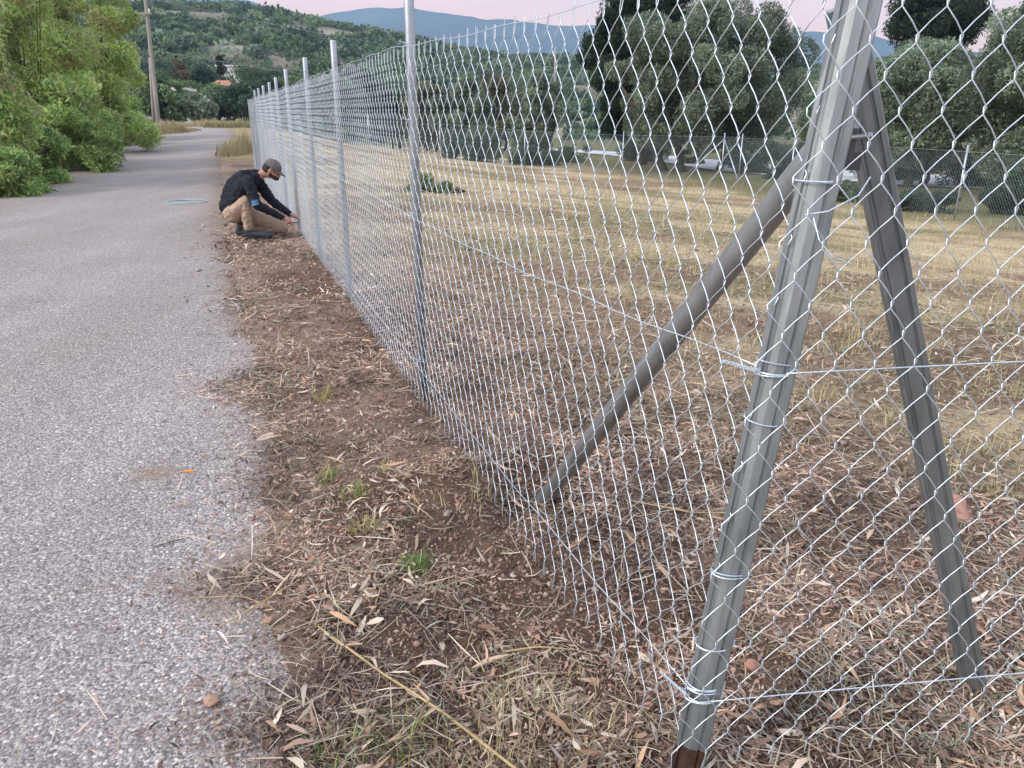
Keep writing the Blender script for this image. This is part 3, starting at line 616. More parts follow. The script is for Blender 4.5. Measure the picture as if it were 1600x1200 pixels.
# ------------------------------------------------------------------ chain-link fence
CP0 = np.array([.44, 1.50]); LEAN = np.array([.112, .034])   # lean of the corner post, metres per metre of height
dL = np.array([-.343, .9394]); dR = np.array([.9945, .105])
LFEN = (22.6 - 1.5) / .9394
WID, HEI, RW = .086, .122, .00142
def chainlink(origin, dvec, nvec, length, z0, z1, lean_len, seed, rad_=RW, sides=5, off=.03, W_=WID, H_=HEI, wob=1., u0=0., groundfn=None):
    nk = int(length / (W_ / 2)); nh = int((z1 - z0) / (H_ / 2))
    K = np.arange(nk)[:, None]; Hh = np.arange(nh)[None]
    side = ((K + Hh) % 2) * 2 - 1
    bend = .0065
    pts_u = []; pts_z = []; pts_n = []
    uc = (K + .5) * W_ / 2; amp = W_ / 4 + rad_ * .9
    for q in (-1, 1):
        pts_u.append(uc + side * amp); pts_z.append(z0 + (Hh + .5) * H_ / 2 + q * bend + 0 * K); pts_n.append(q * side * rad_ * 1.25 + 0 * uc)
    # arc points between bends give the slightly bowed strands
    u = np.stack(pts_u, -1); z = np.stack(pts_z, -1); nn = np.stack(pts_n, -1)
    un = np.roll(u[:, :, 0], -1, 1); zn = z[:, :, 0] + H_ / 2; 
    um = u[:, :, 1] * .5 + un * .5 + side * .0022; zm = (z[:, :, 1] + zn) / 2; nm = side * rad_ * 1.4
    u = np.concatenate([u, um[..., None]], -1).reshape(nk, -1)[:, :-1]; z = np.concatenate([z, zm[..., None]], -1).reshape(nk, -1)[:, :-1]; nn = np.concatenate([nn, nm[..., None]], -1).reshape(nk, -1)[:, :-1]
    # barbs: top tips stand straight up, bottom tips hang down
    r = np.random.default_rng(seed)
    tipz = z[:, -1:] + r.uniform(.025, .06, (nk, 1)); botz = z[:, :1] - r.uniform(.015, .05, (nk, 1))
    u = np.concatenate([u[:, :1] + r.normal(0, .004, (nk, 1)), u, u[:, -1:] + r.normal(0, .004, (nk, 1))], 1); z = np.concatenate([botz, z, tipz], 1); nn = np.concatenate([nn[:, :1], nn, nn[:, -1:]], 1)
    du = wob * (.020 * (fbm(u * 1.1, z * 1.4, seed, 3) - .5) + .010 * (vn(u * 5, z * 5, seed + 3) - .5)); dn = wob * (.06 * (fbm(u * .9 + 5, z * .8, seed + 6, 2) - .5)) * np.clip(u / .5, 0, 1)
    dz = wob * .022 * (fbm(u * .8 + 11, z * 1.2, seed + 9, 3) - .5)
    u2 = u + du + u0; n2 = nn + dn + off; z2 = z + dz
    P = origin[None, None] + u2[..., None] * dvec + n2[..., None] * nvec
    if lean_len: P = P + (np.clip(1 - u / lean_len, 0, 1) * z)[..., None] * LEAN
    if groundfn is not None: z2 = z2 + groundfn(P[..., 0], P[..., 1])
    P3 = np.concatenate([P, z2[..., None]], -1)
    th = np.arange(sides) * 2 * np.pi / sides + .3
    ring = rad_ * (np.cos(th)[:, None] * dvec[None] * 1.15 + np.sin(th)[:, None] * nvec[None]); ring = np.concatenate([ring, np.zeros((sides, 1))], 1)
    V = P3[:, :, None] + ring[None, None]
    m_ = P3.shape[1]; b_ = (np.arange(nk)[:, None, None] * m_ + np.arange(m_ - 1)[None, :, None]) * sides; j = np.arange(sides)[None, None]; j2 = (j + 1) % sides
    F = np.stack([b_ + j, b_ + j2, b_ + sides + j2, b_ + sides + j], -1).reshape(-1, 4)
    return V.reshape(-1, 3), F
nL = np.array([-.9394, -.343]); nR = np.array([.105, -.9945])
fence = empty('chain_link_fence', (CP0[0], CP0[1], 0), label='shiny new galvanised chain-link fence with round posts, cornered on a leaning braced post', cat='fence')
flatg = lambda x, y: big(x, y)
V, F = chainlink(CP0 + dL * .0, dL, nL, LFEN, .06, 1.86, 2.9, 1, groundfn=flatg, off=.040, wob=.65)
link('wire_mesh', npmesh('mesh', V, F), M['wire'], fence, smooth=True, label='mesh running away along the road')
V, F = chainlink(CP0 + dR * .01, dR, nR, 3.5, .06, 1.98, 6.0, 2, groundfn=None, off=.056, wob=.9, u0=-.085)
link('wire_mesh', npmesh('mesh', V, F), M['wire'], fence, smooth=True, label='mesh turning right in front of the braces')
def fpt(u, z, leg='L', off=.03):
    d, nn = (dL, nL) if leg == 'L' else (dR, nR); ll = 2.9 if leg == 'L' else 6.0
    p = CP0 + d * u + nn * off + LEAN * z * max(0, 1 - u / ll)
    return (p[0], p[1], z + (float(big(p[0], p[1])) if leg == 'L' else 0))
# tension wires
for z, sag, lb in ((.235, .0, 'bottom tension wire'), (1.045, .0, 'middle tension wire'), (1.86, .0, 'top tension wire')):
    us = np.concatenate([np.linspace(0, 3.05, 26), np.linspace(3.3, LFEN, 60)])
    P = [fpt(u, z - .025 * math.sin(math.pi * min(1, u / 3.05)) + .004 * math.sin(u * 9), 'L', .036) for u in us]
    link('tension_wire', MB().tube(P, .0014, 6).me(), M['wire'], fence, smooth=True, label=lb + ' along the road')
    P = [fpt(u, z + .02 * math.sin(u * .9), 'R', .046) for u in np.linspace(0, 3.4, 30)]
    link('tension_wire', MB().tube(P, .0017, 6).me(), M['wire'], fence, smooth=True, label=lb + ' of the right-hand stretch')
# round line posts
ups = []
def post_u(px, zt):          # distance along the fence for a post whose top shows at this bearing
    best = min(np.linspace(1, 25, 4000), key=lambda u: abs(px - (800 + 1200 * (CP0[0] + dL[0] * u) / ((CP0[1] + dL[1] * u) * cp - (zt - CAMH) * sp))))
    return best
for i, (px, zt) in enumerate([(636, 2.18), (520, 2.08), (476, 2.08), (446, 2.08), (430.5, 2.05), (420.5, 2.03), (411, 2.03), (403.5, 2.03), (397.5, 2.03)]):
    u = post_u(px, zt - .1); p = CP0 + dL * u; zg = float(big(p[0], p[1])); ups.append(u)
    mb = MB(); rp = .0245
    prof_ = [(-.25, rp), (zt - .012, rp), (zt - .004, rp * .93), (zt, rp * .7), (zt + .001, rp * .02)]
    mb.tube([(p[0] + .004 * zz, p[1], zg + zz) for zz, _ in prof_], [q for _, q in prof_], 20)
    po = link('post', mb.me('post'), M['post'], fence, smooth=True)
    for zt_ in (.24, 1.04, 1.5, 1.85):
        th = np.linspace(0, 2 * math.pi * 1.6, 18)
        link('tie_wire', MB().tube([(p[0] + .0275 * math.cos(q + .8), p[1] + .0275 * math.sin(q + .8), zg + zt_ + .004 * q / 3) for q in th] + [(p[0] + nL[0] * .05, p[1] + nL[1] * .05, zg + zt_ + .022), (p[0] + nL[0] * .052 + .012, p[1] + nL[1] * .05, zg + zt_ + .03)], .0014, 5).me(), M['wire'], fence)
# profiled posts: a rolled steel section with lips and ribs
def section(wd, dp):
    a, b_ = wd / 2, dp / 2
    pts = [(-a, -b_), (-a * .80, -b_), (-a * .70, -b_ + .005), (-a * .56, -b_ + .005), (-a * .46, -b_), (-a * .10, -b_ - .003), (a * .34, -b_ - .002), (a * .44, -b_ + .004), (a * .52, -b_ + .004), (a * .60, -b_), (a * .93, -b_ + .002), (a, -b_ + .008),
           (a, b_ - .010), (a * .90, b_), (a * .55, b_), (a * .45, b_ - .006), (-a * .45, b_ - .006), (-a * .55, b_), (-a * .9, b_), (-a, b_ - .01), (-a, -b_ + .022), (-a + .004, -b_ + .016), (-a + .004, -b_ + .010), (-a, -b_ + .006)]
    return pts
def profile(p0, p1, wd, dp, face, n=24, jitter=.0006, sec=None):
    p0, p1 = Vector(p0), Vector(p1); zax = (p1 - p0).normalized(); f = Vector(face); f = (f - zax * f.dot(zax)).normalized(); xax = f.cross(zax).normalized()
    sec = sec or section(wd, dp); k = len(sec); V = []
    for i in range(n + 1):
        c = p0.lerp(p1, i / n)
        for (a, b_) in sec:
            v = c + xax * -a * 1.0 - f * b_; V.append((v.x + random.uniform(-jitter, jitter), v.y + random.uniform(-jitter, jitter), v.z))
    F = [(i * k + j, i * k + (j + 1) % k, (i + 1) * k + (j + 1) % k, (i + 1) * k + j) for i in range(n) for j in range(k)]
    F += [tuple(range(k - 1, -1, -1)), tuple(n * k + j for j in range(k))]
    return MB().raw(V, F).me('profile')
def lean_pt(z): return (CP0[0] + LEAN[0] * z, CP0[1] + LEAN[1] * z, z)
face = (-.30, -1, 0)
link('corner_post', profile(lean_pt(.075), lean_pt(2.2), .078, .052, face), M['profile'], fence, label='wide leaning corner post of ribbed galvanised profile')
link('post_foot', profile(lean_pt(-.3), lean_pt(.074), .077, .050, face, 6, .001), M['rust'], fence, label='rusty brown foot of the corner post')
def roundsec(r, k=28):
    out_ = []
    for i in range(k):
        a = 2 * math.pi * i / k; rr_ = r * (.90 if i in (18,) else 1); out_.append((rr_ * math.cos(a), rr_ * math.sin(a)))
    return out_
bl = link('brace', profile((.085, 2.99, -.12), (.668, 1.625, 1.54), .06, .06, (-.5, -1, .3), 24, .0003, roundsec(.0335)), M['brace'], fence, smooth=True, label='dull round brace running down to the left')
sec2 = [(a, b_) for a, b_ in section(.066, .052)]
link('brace', profile((1.398, 1.84, -.15), (.645, 1.655, 1.745), .06, .05, (-.25, -1, 0), 24, .0004, sec2), M['profile'], fence, label='ribbed brace leaning in from the right')
# hinge plate and bolt where the braces meet the post
hb = MB().box((.668, 1.61, 1.49), (.010, .05, .06), .2).box((.69, 1.635, 1.455), (.045, .014, .035), .1)
link('bracket', hb.me(), M['rusthinge'], fence); 
link('bolt', MB().tube([(.628, 1.585, 1.50), (.70, 1.585, 1.505)], .005, 8).tube([(.696, 1.585, 1.505), (.706, 1.585, 1.505)], .009, 6).me(), M['brace'], fence)
# tie wires around the corner post
def wraps(z, turns, spread, seed, r=.0016, a=.046, b_=.034):
    rd_ = random.Random(seed); mb = MB()
    for q in range(turns):
        tilt = rd_.uniform(-.25, .25); ph = rd_.uniform(0, 6.28); zz = z + rd_.uniform(-spread, spread); P = []
        for th in np.linspace(0, 2 * math.pi * rd_.uniform(.95, 1.1), 26):
            c = lean_pt(zz + .03 * tilt * math.cos(th + ph)); P.append((c[0] + a * math.cos(th) - b_ * .2 * math.sin(th), c[1] + b_ * math.sin(th) + .01 * math.cos(th), c[2]))
        mb.tube(P, r, 5)
    c = lean_pt(z)
    for q in range(3 if turns > 3 else 0):
        P = [(c[0] - .045, c[1] - .03, z + q * .004)]
        for k in range(8): t_ = (k + 1) / 8; P.append((c[0] - .045 - .05 * t_, c[1] - .03 + .10 * t_ + .004 * math.sin(k * 2 + q * 2), z + .004 * math.cos(k * 2 + q * 2) - .01 * t_))
        mb.tube(P, r, 5)
    return mb.me('ties')
for i, (z, tn, sp_) in enumerate([(1.045, 4, .012), (.93, 1, .004), (.235, 7, .020), (.36, 2, .01), (.55, 2, .012), (1.42, 2, .01)]):
    link('tie_wire', wraps(z, tn, sp_, 30 + i), M['wire'], fence)
# loose wire end at the joint
link('tie_wire', MB().tube([(.585, 1.50, 1.36), (.56, 1.49, 1.365), (.60, 1.485, 1.372), (.66, 1.50, 1.40), (.70, 1.55, 1.43)], .0016, 5).tube([(.575, 1.487, 1.36), (.585, 1.47, 1.32), (.61, 1.46, 1.29), (.65, 1.46, 1.275)], .0014, 5).me(), M['wire'], fence)

# back fence
bf = empty('chain_link_fence', (8.7, 33, Gf(8.7, 33)), label='older dull chain-link fence along the far side of the field', cat='fence')
def bleg(a, b_, seed, posts):
    a = np.array(a, float); b_ = np.array(b_, float); L_ = np.linalg.norm(b_ - a); d = (b_ - a) / L_; nn = np.array([d[1], -d[0]])
    V, F = chainlink(a, d, nn, L_, .05, 1.72, 0, seed, rad_=.0021, sides=3, groundfn=G, wob=.6, off=.03)
    link('wire_mesh', npmesh('mesh', V, F), M['wire_far'], bf)
    P = [(*(a + d * L_ * t_), 1.74 + float(G(*(a + d * L_ * t_)))) for t_ in np.linspace(0, 1, 60)]
    link('tension_wire', MB().tube(P, .004, 4).me(), M['wire_far'], bf)
    for t_ in posts:
        p = a + d * L_ * t_; g = Gf(*p)
        link('post', MB().tube([(p[0], p[1], g - .2), (p[0], p[1], g + 1.9)], .026, 10).me(), M['post'], bf, smooth=True)
bleg((12.9, 15.5), (8.7, 33), 71, (.02, .29, .5, .72, .92))
bleg((8.7, 33), (-8.5, 44.5), 72, (.0, .22, .47, .72, .96))
g = Gf(8.7, 33)
for dx, dy in ((-1.5, .9), (.35, -1.6)): link('brace', MB().tube([(8.7 + dx, 33 + dy, Gf(8.7 + dx, 33 + dy) - .05), (8.7, 33, g + 1.65)], .026, 8).me(), M['post'], bf, smooth=True)

# ------------------------------------------------------------------ ground litter, grass (real pieces)
LP = np.array([1.04, 1.0, .98]) * np.array([(.38, .28, .22), (.48, .37, .29), (.28, .19, .15), (.17, .115, .09), (.31, .19, .155), (.42, .33, .28), (.60, .50, .41), (.13, .09, .072), (.26, .21, .17), (.40, .25, .17), (.20, .14, .11)])
def scatter(n, rmin, rmax, seed, pw=0):
    r = np.random.default_rng(seed); a = np.radians(r.uniform(-66, 66, n)); q = np.exp(r.uniform(math.log(rmin), math.log(rmax), n)) if pw == 0 else rmin + (rmax - rmin) * r.random(n) ** pw
    x = q * np.sin(a); y = q * np.cos(a); return x, y, S(x, y), q, r
def strips(x, y, z, Ln, Wd, r, pal, curl=.25, pitch=.35, nseg=3, taper=(.25, 1, .9, .12), bend=.3):
    n = len(x); yaw = r.uniform(0, 6.283, n); pt_ = r.normal(0, pitch, n); rl = r.normal(0, .5, n)
    d = np.stack([np.cos(yaw) * np.cos(pt_), np.sin(yaw) * np.cos(pt_), np.sin(pt_)], -1)
    s_ = np.stack([-np.sin(yaw), np.cos(yaw), 0 * yaw], -1); upv = np.cross(d, s_); sw = s_ * np.cos(rl)[:, None] + upv * np.sin(rl)[:, None]
    nv = np.cross(d, sw); cu = r.normal(0, curl, n); bd = r.normal(0, bend, n)
    V = np.zeros((n, (nseg + 1) * 2, 3)); P = np.stack([x, y, z], -1)
    for i in range(nseg + 1):
        t_ = i / nseg - .5; c = P + d * (t_ * Ln)[:, None] + nv * (cu * Ln * (t_ * t_ - .1))[:, None] + sw * (bd * Ln * (t_ * t_ - .1))[:, None]
        wv = sw * (Wd * taper[i] / 2)[:, None]; V[:, 2 * i] = c - wv; V[:, 2 * i + 1] = c + wv
    base = np.arange(n)[:, None] * (nseg + 1) * 2
    F = np.concatenate([np.stack([base + 2 * i, base + 2 * i + 1, base + 2 * i + 3, base + 2 * i + 2], -1).reshape(-1, 4) for i in range(nseg)])
    c = pal[r.integers(0, len(pal), n)] * r.uniform(.65, 1.3, (n, 1))
    return V.reshape(-1, 3), F, np.repeat(c, (nseg + 1) * 2, 0)
def edge_s(y, x):
    b_ = -.84 - .14 * ss(4, 10, y) + .12 * (fbm(y * 1.6, 0 * y, 50) - .5) * 2 + .10 * (vn(y * 9, x * 3, 58) - .5)
    for c_, w__, d__ in ((4.3, .30, .22), (2.28, .14, .24), (1.62, .12, .16), (6.4, .4, .12)): b_ = b_ - d__ * np.exp(-((y - c_) / w__) ** 2)
    return b_
BARE = [(*gp(a, b), r_) for a, b, r_ in ((760, 850, .32), (830, 950, .28), (900, 1000, .14), (700, 800, .2), (650, 720, .22), (560, 640, .3), (700, 1030, .14), (1010, 960, .14), (1240, 990, .12), (1100, 900, .12), (480, 520, .5), (430, 430, .7), (760, 720, .2), (950, 1060, .10), (1180, 1060, .10), (620, 1000, .10), (900, 880, .15), (520, 420, .6))]
def bare(x, y):
    f = 0 * x
    wx_ = x + .12 * (vn(x * 7, y * 7, 92) - .5); wy_ = y + .16 * (vn(x * 6 + 9, y * 6, 93) - .5)
    for a, b, q in BARE: f = np.maximum(f, np.exp(-(((wx_ - a) ** 2 + (wy_ - b) ** 2) / (1.22 * q) ** 2) ** 1.5))
    return np.clip(np.maximum(f, .8 * ss(.52, .66, fbm(x * 1.5 + 2, y * 1.5 + 1, 91)) * (1 - ss(.2, .8, S(x, y)))), 0, 1)
# verge: leaves
x, y, s, q, r = scatter(300000, .9, 16, 401)
e_ = edge_s(y, x)
keep = (s > e_ - r.exponential(.09, len(s)) ) & (s < 9) & (y > .2)
bar = bare(x, y)
keep &= r.random(len(s)) > bar * .93
keep &= r.random(len(s)) > ss(1.35, 3.3, s * .8 + y * .25) * .90
x, y, s, q = x[keep], y[keep], s[keep], q[keep]; n = len(x)
sc_ = .8 + .16 * q
V, F, c = strips(x, y, G(x, y) + r.random(n) ** 1.5 * (.012 + .03 * fbm(x * 5, y * 5, 97)) + .003, np.clip(r.lognormal(math.log(.022), .5, n), .007, .07) * sc_, np.clip(r.lognormal(math.log(.0042), .45, n), .0015, .012) * sc_, r, LP)
pt_ = (.55 + .75 * ss(.38, .62, fbm(x * 3.1 + 5, y * 3.1, 98)))[:, None]; c = (c.reshape(n, -1, 3) * pt_[:, None]).reshape(-1, 3)
link('leaf_litter', npmesh('litter', V, F, c), M['litter'], kind='stuff', label='brown and tan dead leaves and chips covering the verge', cat='leaf litter')
# fine mulch: thousands of tiny fragments
x, y, s, q, r = scatter(620000, .85, 14, 431)
keep = (s > edge_s(y, x) - r.exponential(.10, len(s))) & (y > .2) & (s < 7) & (r.random(len(s)) > bare(x, y) * .84) & (r.random(len(s)) > ss(1.35, 3.3, s * .8 + y * .25) * .9)
x, y, s, q = x[keep], y[keep], s[keep], q[keep]; n = len(x)
L = rdir(n, r) * np.array([1, 1, .45]); W = np.cross(L, rdir(n, r) + np.array([0, 0, 1.2])); W /= np.linalg.norm(W, axis=1)[:, None]
ln = np.clip(r.lognormal(math.log(.0065), .5, n), .002, .022) * (.7 + .22 * q)
V, F = quads(np.stack([x, y, np.where(s > edge_s(y, x) + .02, G(x, y), big(x, y) + .006) + .002 + r.random(n) ** 2 * .014], -1), L * (ln / 1)[:, None], W * (ln * r.uniform(.12, .34, n))[:, None])
c = LP[r.integers(0, len(LP), n)] * r.uniform(.6, 1.25, (n, 1)) * (.6 + .6 * ss(.38, .62, fbm(x * 3.1 + 5, y * 3.1, 98)))[:, None]
link('fine_mulch', npmesh('mulch', V, F, np.repeat(c, 4, 0)), M['litter'], kind='stuff', label='finely chopped brown mulch fragments between the leaves', cat='mulch')
# larger bark chips, wood splinters and curled broad leaves
x, y, s, q, r = scatter(4200, .9, 12, 421)
keep = (s > edge_s(y, x) - r.exponential(.06, len(s))) & (y > .2) & (s < 6) & (r.random(len(s)) > bare(x, y) * .8)
x, y, s, q = x[keep], y[keep], s[keep], q[keep]; n = len(x)
V, F, c = strips(x, y, G(x, y) + .012 + r.random(n) * .025, r.uniform(.05, .12, n), r.uniform(.008, .019, n), r, np.array([(.46, .33, .24), (.36, .24, .17), (.55, .44, .34), (.26, .17, .13), (.50, .32, .20), (.62, .53, .42)]), curl=.5, pitch=.3, taper=(.3, 1, .8, .1), bend=.3)
link('bark_chips', npmesh('chips', V, F, c), M['litter'], kind='stuff', label='larger curled leaves and bark chips on top of the litter', cat='chips')
# straw and stems
x, y, s, q, r = scatter(33000, .9, 20, 402)
e_ = edge_s(y, x); keep = (s > e_ - r.exponential(.14, len(s))) & (y > .2) & (s < 14); bar = bare(x, y); keep &= r.random(len(s)) > bar * .94
x, y, s, q = x[keep], y[keep], s[keep], q[keep]; n = len(x); sc_ = .8 + .2 * q
V, F, c = strips(x, y, G(x, y) + r.random(n) * .03 + .004, r.uniform(.04, .20, n) * (.8 + .08 * q), r.uniform(.0012, .0032, n) * sc_, r, np.array([(.54, .46, .35), (.44, .35, .25), (.60, .53, .43), (.34, .27, .21), (.40, .37, .24), (.46, .36, .29), (.28, .21, .17)]), curl=.12, pitch=.16, taper=(.8, 1, 1, .6), bend=.18)
link('straw', npmesh('straw', V, F, c), M['litter'], kind='stuff', label='thin pale straw and dry stems strewn over the soil', cat='straw')
# grey-green fresh cuttings
x, y, s, q, r = scatter(34000, .9, 14, 403)
keep = (s > edge_s(y, x) - .03) & (y > .2) & (s < 8) & (fbm(x * 2.2, y * 2.2, 95) > .50) & (r.random(len(s)) > bare(x, y) * .96)
x, y, s, q = x[keep], y[keep], s[keep], q[keep]; n = len(x); sc_ = .8 + .16 * q
V, F, c = strips(x, y, G(x, y) + r.random(n) * .03 + .006, r.uniform(.02, .07, n) * sc_, r.uniform(.002, .006, n) * sc_, r, np.array([(.21, .23, .16), (.28, .29, .21), (.17, .18, .11), (.30, .29, .22), (.25, .24, .15)]), curl=.3, pitch=.3)
link('green_cuttings', npmesh('cuttings', V, F, c), M['litter'], kind='stuff', label='grey-green cut leaves mixed into the litter', cat='cuttings')
# short grass blades, verge and field
x, y, s, q, r = scatter(230000, 1.2, 34, 404)
gm = fbm(x * 1.3 + 7, y * 1.3, 96); keep = (s > edge_s(y, x) + .1) & (s < 18) & (y > .5)
pf = np.where(s < 0, ss(.52, .66, gm) * .14, ss(1.7, 4.5, s * .8 + y * .3) * (.35 + .65 * ss(.35, .6, gm)))
tuft = ss(.5, .72, fbm(x * 4.5, y * 4.5, 99, 3)); keep &= r.random(len(s)) < np.clip(pf * (.35 + 1.1 * tuft), np.where(s > 0, .03 * ss(2.5, 5, y), 0), 1); x, y, s, q = x[keep], y[keep], s[keep], q[keep]; n = len(x)
V, F, c = grass('g', np.stack([x, y, G(x, y) - .004], -1), .02, .085, .004, [(.46, .39, .22), (.52, .45, .28), (.40, .32, .18), (.26, .27, .13), (.34, .34, .17), (.48, .42, .26), (.44, .36, .22)], 405, .9, 2)
V = V.reshape(n, -1, 3); b0 = V[:, :2].mean(1, keepdims=True); V = b0 + (V - b0) * (1 + .12 * np.clip(q, 0, 22))[:, None, None] * np.stack([1 + 0 * x, 1 + 0 * x, .45 + 1.1 * ss(.5, .75, fbm(x * 4.5, y * 4.5, 99, 3))], -1)[:, None]; V = V.reshape(-1, 3)
link('dry_grass_cover', npmesh('grass', V, F, c), M['litter'], kind='stuff', label='mown yellow and green grass stubble over the field', cat='grass')
# soil crumbs and chippings
def ico(sub=1):
    bm = bmesh.new(); bmesh.ops.create_icosphere(bm, subdivisions=sub, radius=1); V = np.array([v.co[:] for v in bm.verts]); F = np.array([[v.index for v in f.verts] for f in bm.faces]); bm.free(); return V, F
iv, if_ = ico(1)
x, y, s, q, r = scatter(110000, .85, 12, 406)
keep = (s > edge_s(y, x) - r.exponential(.12, len(s))) & (s < 4) & (r.random(len(s)) < .25 + .75 * bare(x, y)); x, y, s, q = x[keep], y[keep], s[keep], q[keep]; n = len(x)
sz = np.clip(r.lognormal(math.log(.0024), .5, n), .001, .009) * (.8 + .25 * q) * np.where(r.random(n) < .03, 1.5, 1)
V = np.stack([x, y, G(x, y) + sz * .3], -1)[:, None] + iv[None] * sz[:, None, None] * r.uniform(.6, 1.25, (n, len(iv), 1))
F = (if_[None] + np.arange(n)[:, None, None] * len(iv)).reshape(-1, 3)
pal = np.array([(.30, .19, .15), (.36, .24, .19), (.21, .13, .105), (.44, .36, .31), (.31, .20, .16)]); c = np.repeat(pal[r.integers(0, len(pal), n)] * r.uniform(.75, 1.3, (n, 1)), len(iv), 0)
link('soil_crumbs', npmesh('crumbs', V, F, c), M['litter'], kind='stuff', label='reddish soil crumbs and grit on the bare earth', cat='soil')
# sparse debris on the road
x, y, s, q, r = scatter(5200, 1.0, 26, 407)
keep = (s < -1.0) & (s > -5) & (r.random(len(s)) < .12 + .88 * np.exp((s + 1.0) / .45)); x, y, s, q = x[keep], y[keep], s[keep], q[keep]; n = len(x)
V, F, c = strips(x, y, big(x, y) + .010 + r.random(n) * .004, r.uniform(.01, .05, n) * (.8 + .1 * q), r.uniform(.002, .006, n) * (.8 + .1 * q), r, LP, curl=.1, pitch=.05)
link('road_debris', npmesh('debris', V, F, c), M['litter'], kind='stuff', label='scattered straw bits and leaf fragments on the asphalt', cat='debris')

# ------------------------------------------------------------------ single things on the ground
def stone(px, py, w_, label, m='stone', fl=.7, seed=1, name='stone', cat='stone', asp=1.):
    x, y = gp(px, py, 0.0); g = Gf(x, y); V, F = ico(3); r = np.random.default_rng(seed)
    for k in range(13):
        d = rdir(1, r)[0]; pr = V @ d; V = V - np.clip(pr - r.uniform(.50, .80), 0, None)[:, None] * d * .98
    V = V * (1 + .05 * (vn(V[:, 0] * 3 + seed, V[:, 1] * 3 + V[:, 2] * 2, seed)[:, None] - .5)); V = V * np.array([w_ / 2 * asp, w_ / 2 * .8, w_ / 2 * fl]) * 1.25
    on_road = S(x, y) < -1.02
    o = link(name, npmesh(name, V, F), M[m], label=label, cat=cat, group='loose stones on the verge' if name == 'stone' else None); o.location = (x, y, (g if not on_road else .006) + w_ * fl * .33); o.rotation_euler = (.3, .2, seed); return o
stone(697, 722, .055, 'round orange-brown stone beside the hole under the mesh', seed=1)
stone(505, 902, .034, 'small reddish stone among grass above the cane', seed=2)
stone(420, 982, .042, 'flat-topped orange stone near the road edge', seed=3, fl=.6)
stone(442, 1004, .032, 'pale pinkish stone just below the flat orange one', 'greystone', seed=4)
stone(512, 1004, .036, 'pale grey stone at the upper end of the cane', 'greystone', seed=5)
stone(333, 1102, .042, 'dark rust-coloured stone lying on the asphalt', seed=6, fl=.8)
stone(1172, 1060, .044, 'reddish stone at the foot of the corner post', 'brick', seed=7)
stone(945, 1168, .046, 'wide flat brown stone at the bottom edge of the picture', seed=8, fl=.4)
stone(930, 1062, .034, 'earthy brown stone under the last mesh wires', seed=9)
stone(640, 770, .03, 'small brown stone on the dug-up soil', seed=10)
stone(490, 760, .03, 'small pinkish stone beside the green tuft', 'greystone', seed=12)
stone(170, 1052, .016, 'tiny yellowish pebble alone on the asphalt', 'greystone', seed=13)
stone(1482, 800, .24, 'broken terracotta block behind the ribbed brace', 'brick', .35, 11, 'brick_fragment', 'brick', 1.0)
# cane across the lower verge
def lying(name, pts, r0, r1, m, label, cat, nodes=0):
    P = []; 
    for (px, py, up_) in pts:
        x, y = gp(px, py, up_); P.append((x, y, Gf(x, y) + up_ if S(x, y) > -1.1 else .012 + up_))
    Q = []; Rr = []
    for i in range(len(P) - 1):
        for t_ in np.linspace(0, 1, 8, endpoint=False):
            Q.append([P[i][k] * (1 - t_) + P[i + 1][k] * t_ for k in range(3)])
    Q.append(P[-1]); Q = np.array(Q); Q[:, 2] = np.convolve(np.pad(Q[:, 2], 4, 'edge'), np.ones(9) / 9, 'valid'); n = len(Q); Rr = np.linspace(r0, r1, n)
    if nodes: Rr = Rr * np.where(np.arange(n) % nodes == 0, 1.25, 1)
    return link(name, MB().tube(Q, Rr, 8).me(name), M[m], smooth=True, label=label, cat=cat)
lying('cane', [(497, 985, .02), (600, 1056, .035), (700, 1118, .035), (812, 1197, .03)], .0028, .0042, 'cane', 'long yellow cane lying diagonally across the lower verge', 'cane', 5)
lying('stem', [(345, 985, .015), (410, 950, .03), (474, 914, .02)], .002, .0028, 'cane', 'short yellow-green stem sticking out over the asphalt edge', 'stem', 6)
lying('stem', [(298, 940, .004), (380, 940, .02), (432, 962, .01)], .0016, .002, 'cane', 'thin pale stem lying flat beside the short yellow-green stem', 'stem')
lying('cane', [(985, 785, .03), (1080, 800, .05), (1228, 804, .04)], .003, .003, 'cane', 'pale straight cane lying inside the fence left of the corner post', 'cane', 6)
lying('twig', [(240, 860, 0), (262, 852, .004), (288, 846, 0)], .0014, .002, 'bark', 'dark curved twig alone on the asphalt', 'twig')
lying('root', [(790, 1020, .02), (840, 1012, .03), (900, 1020, .02)], .003, .0016, 'cane', 'pale crooked root on the bare soil left of the mesh bottom', 'root')
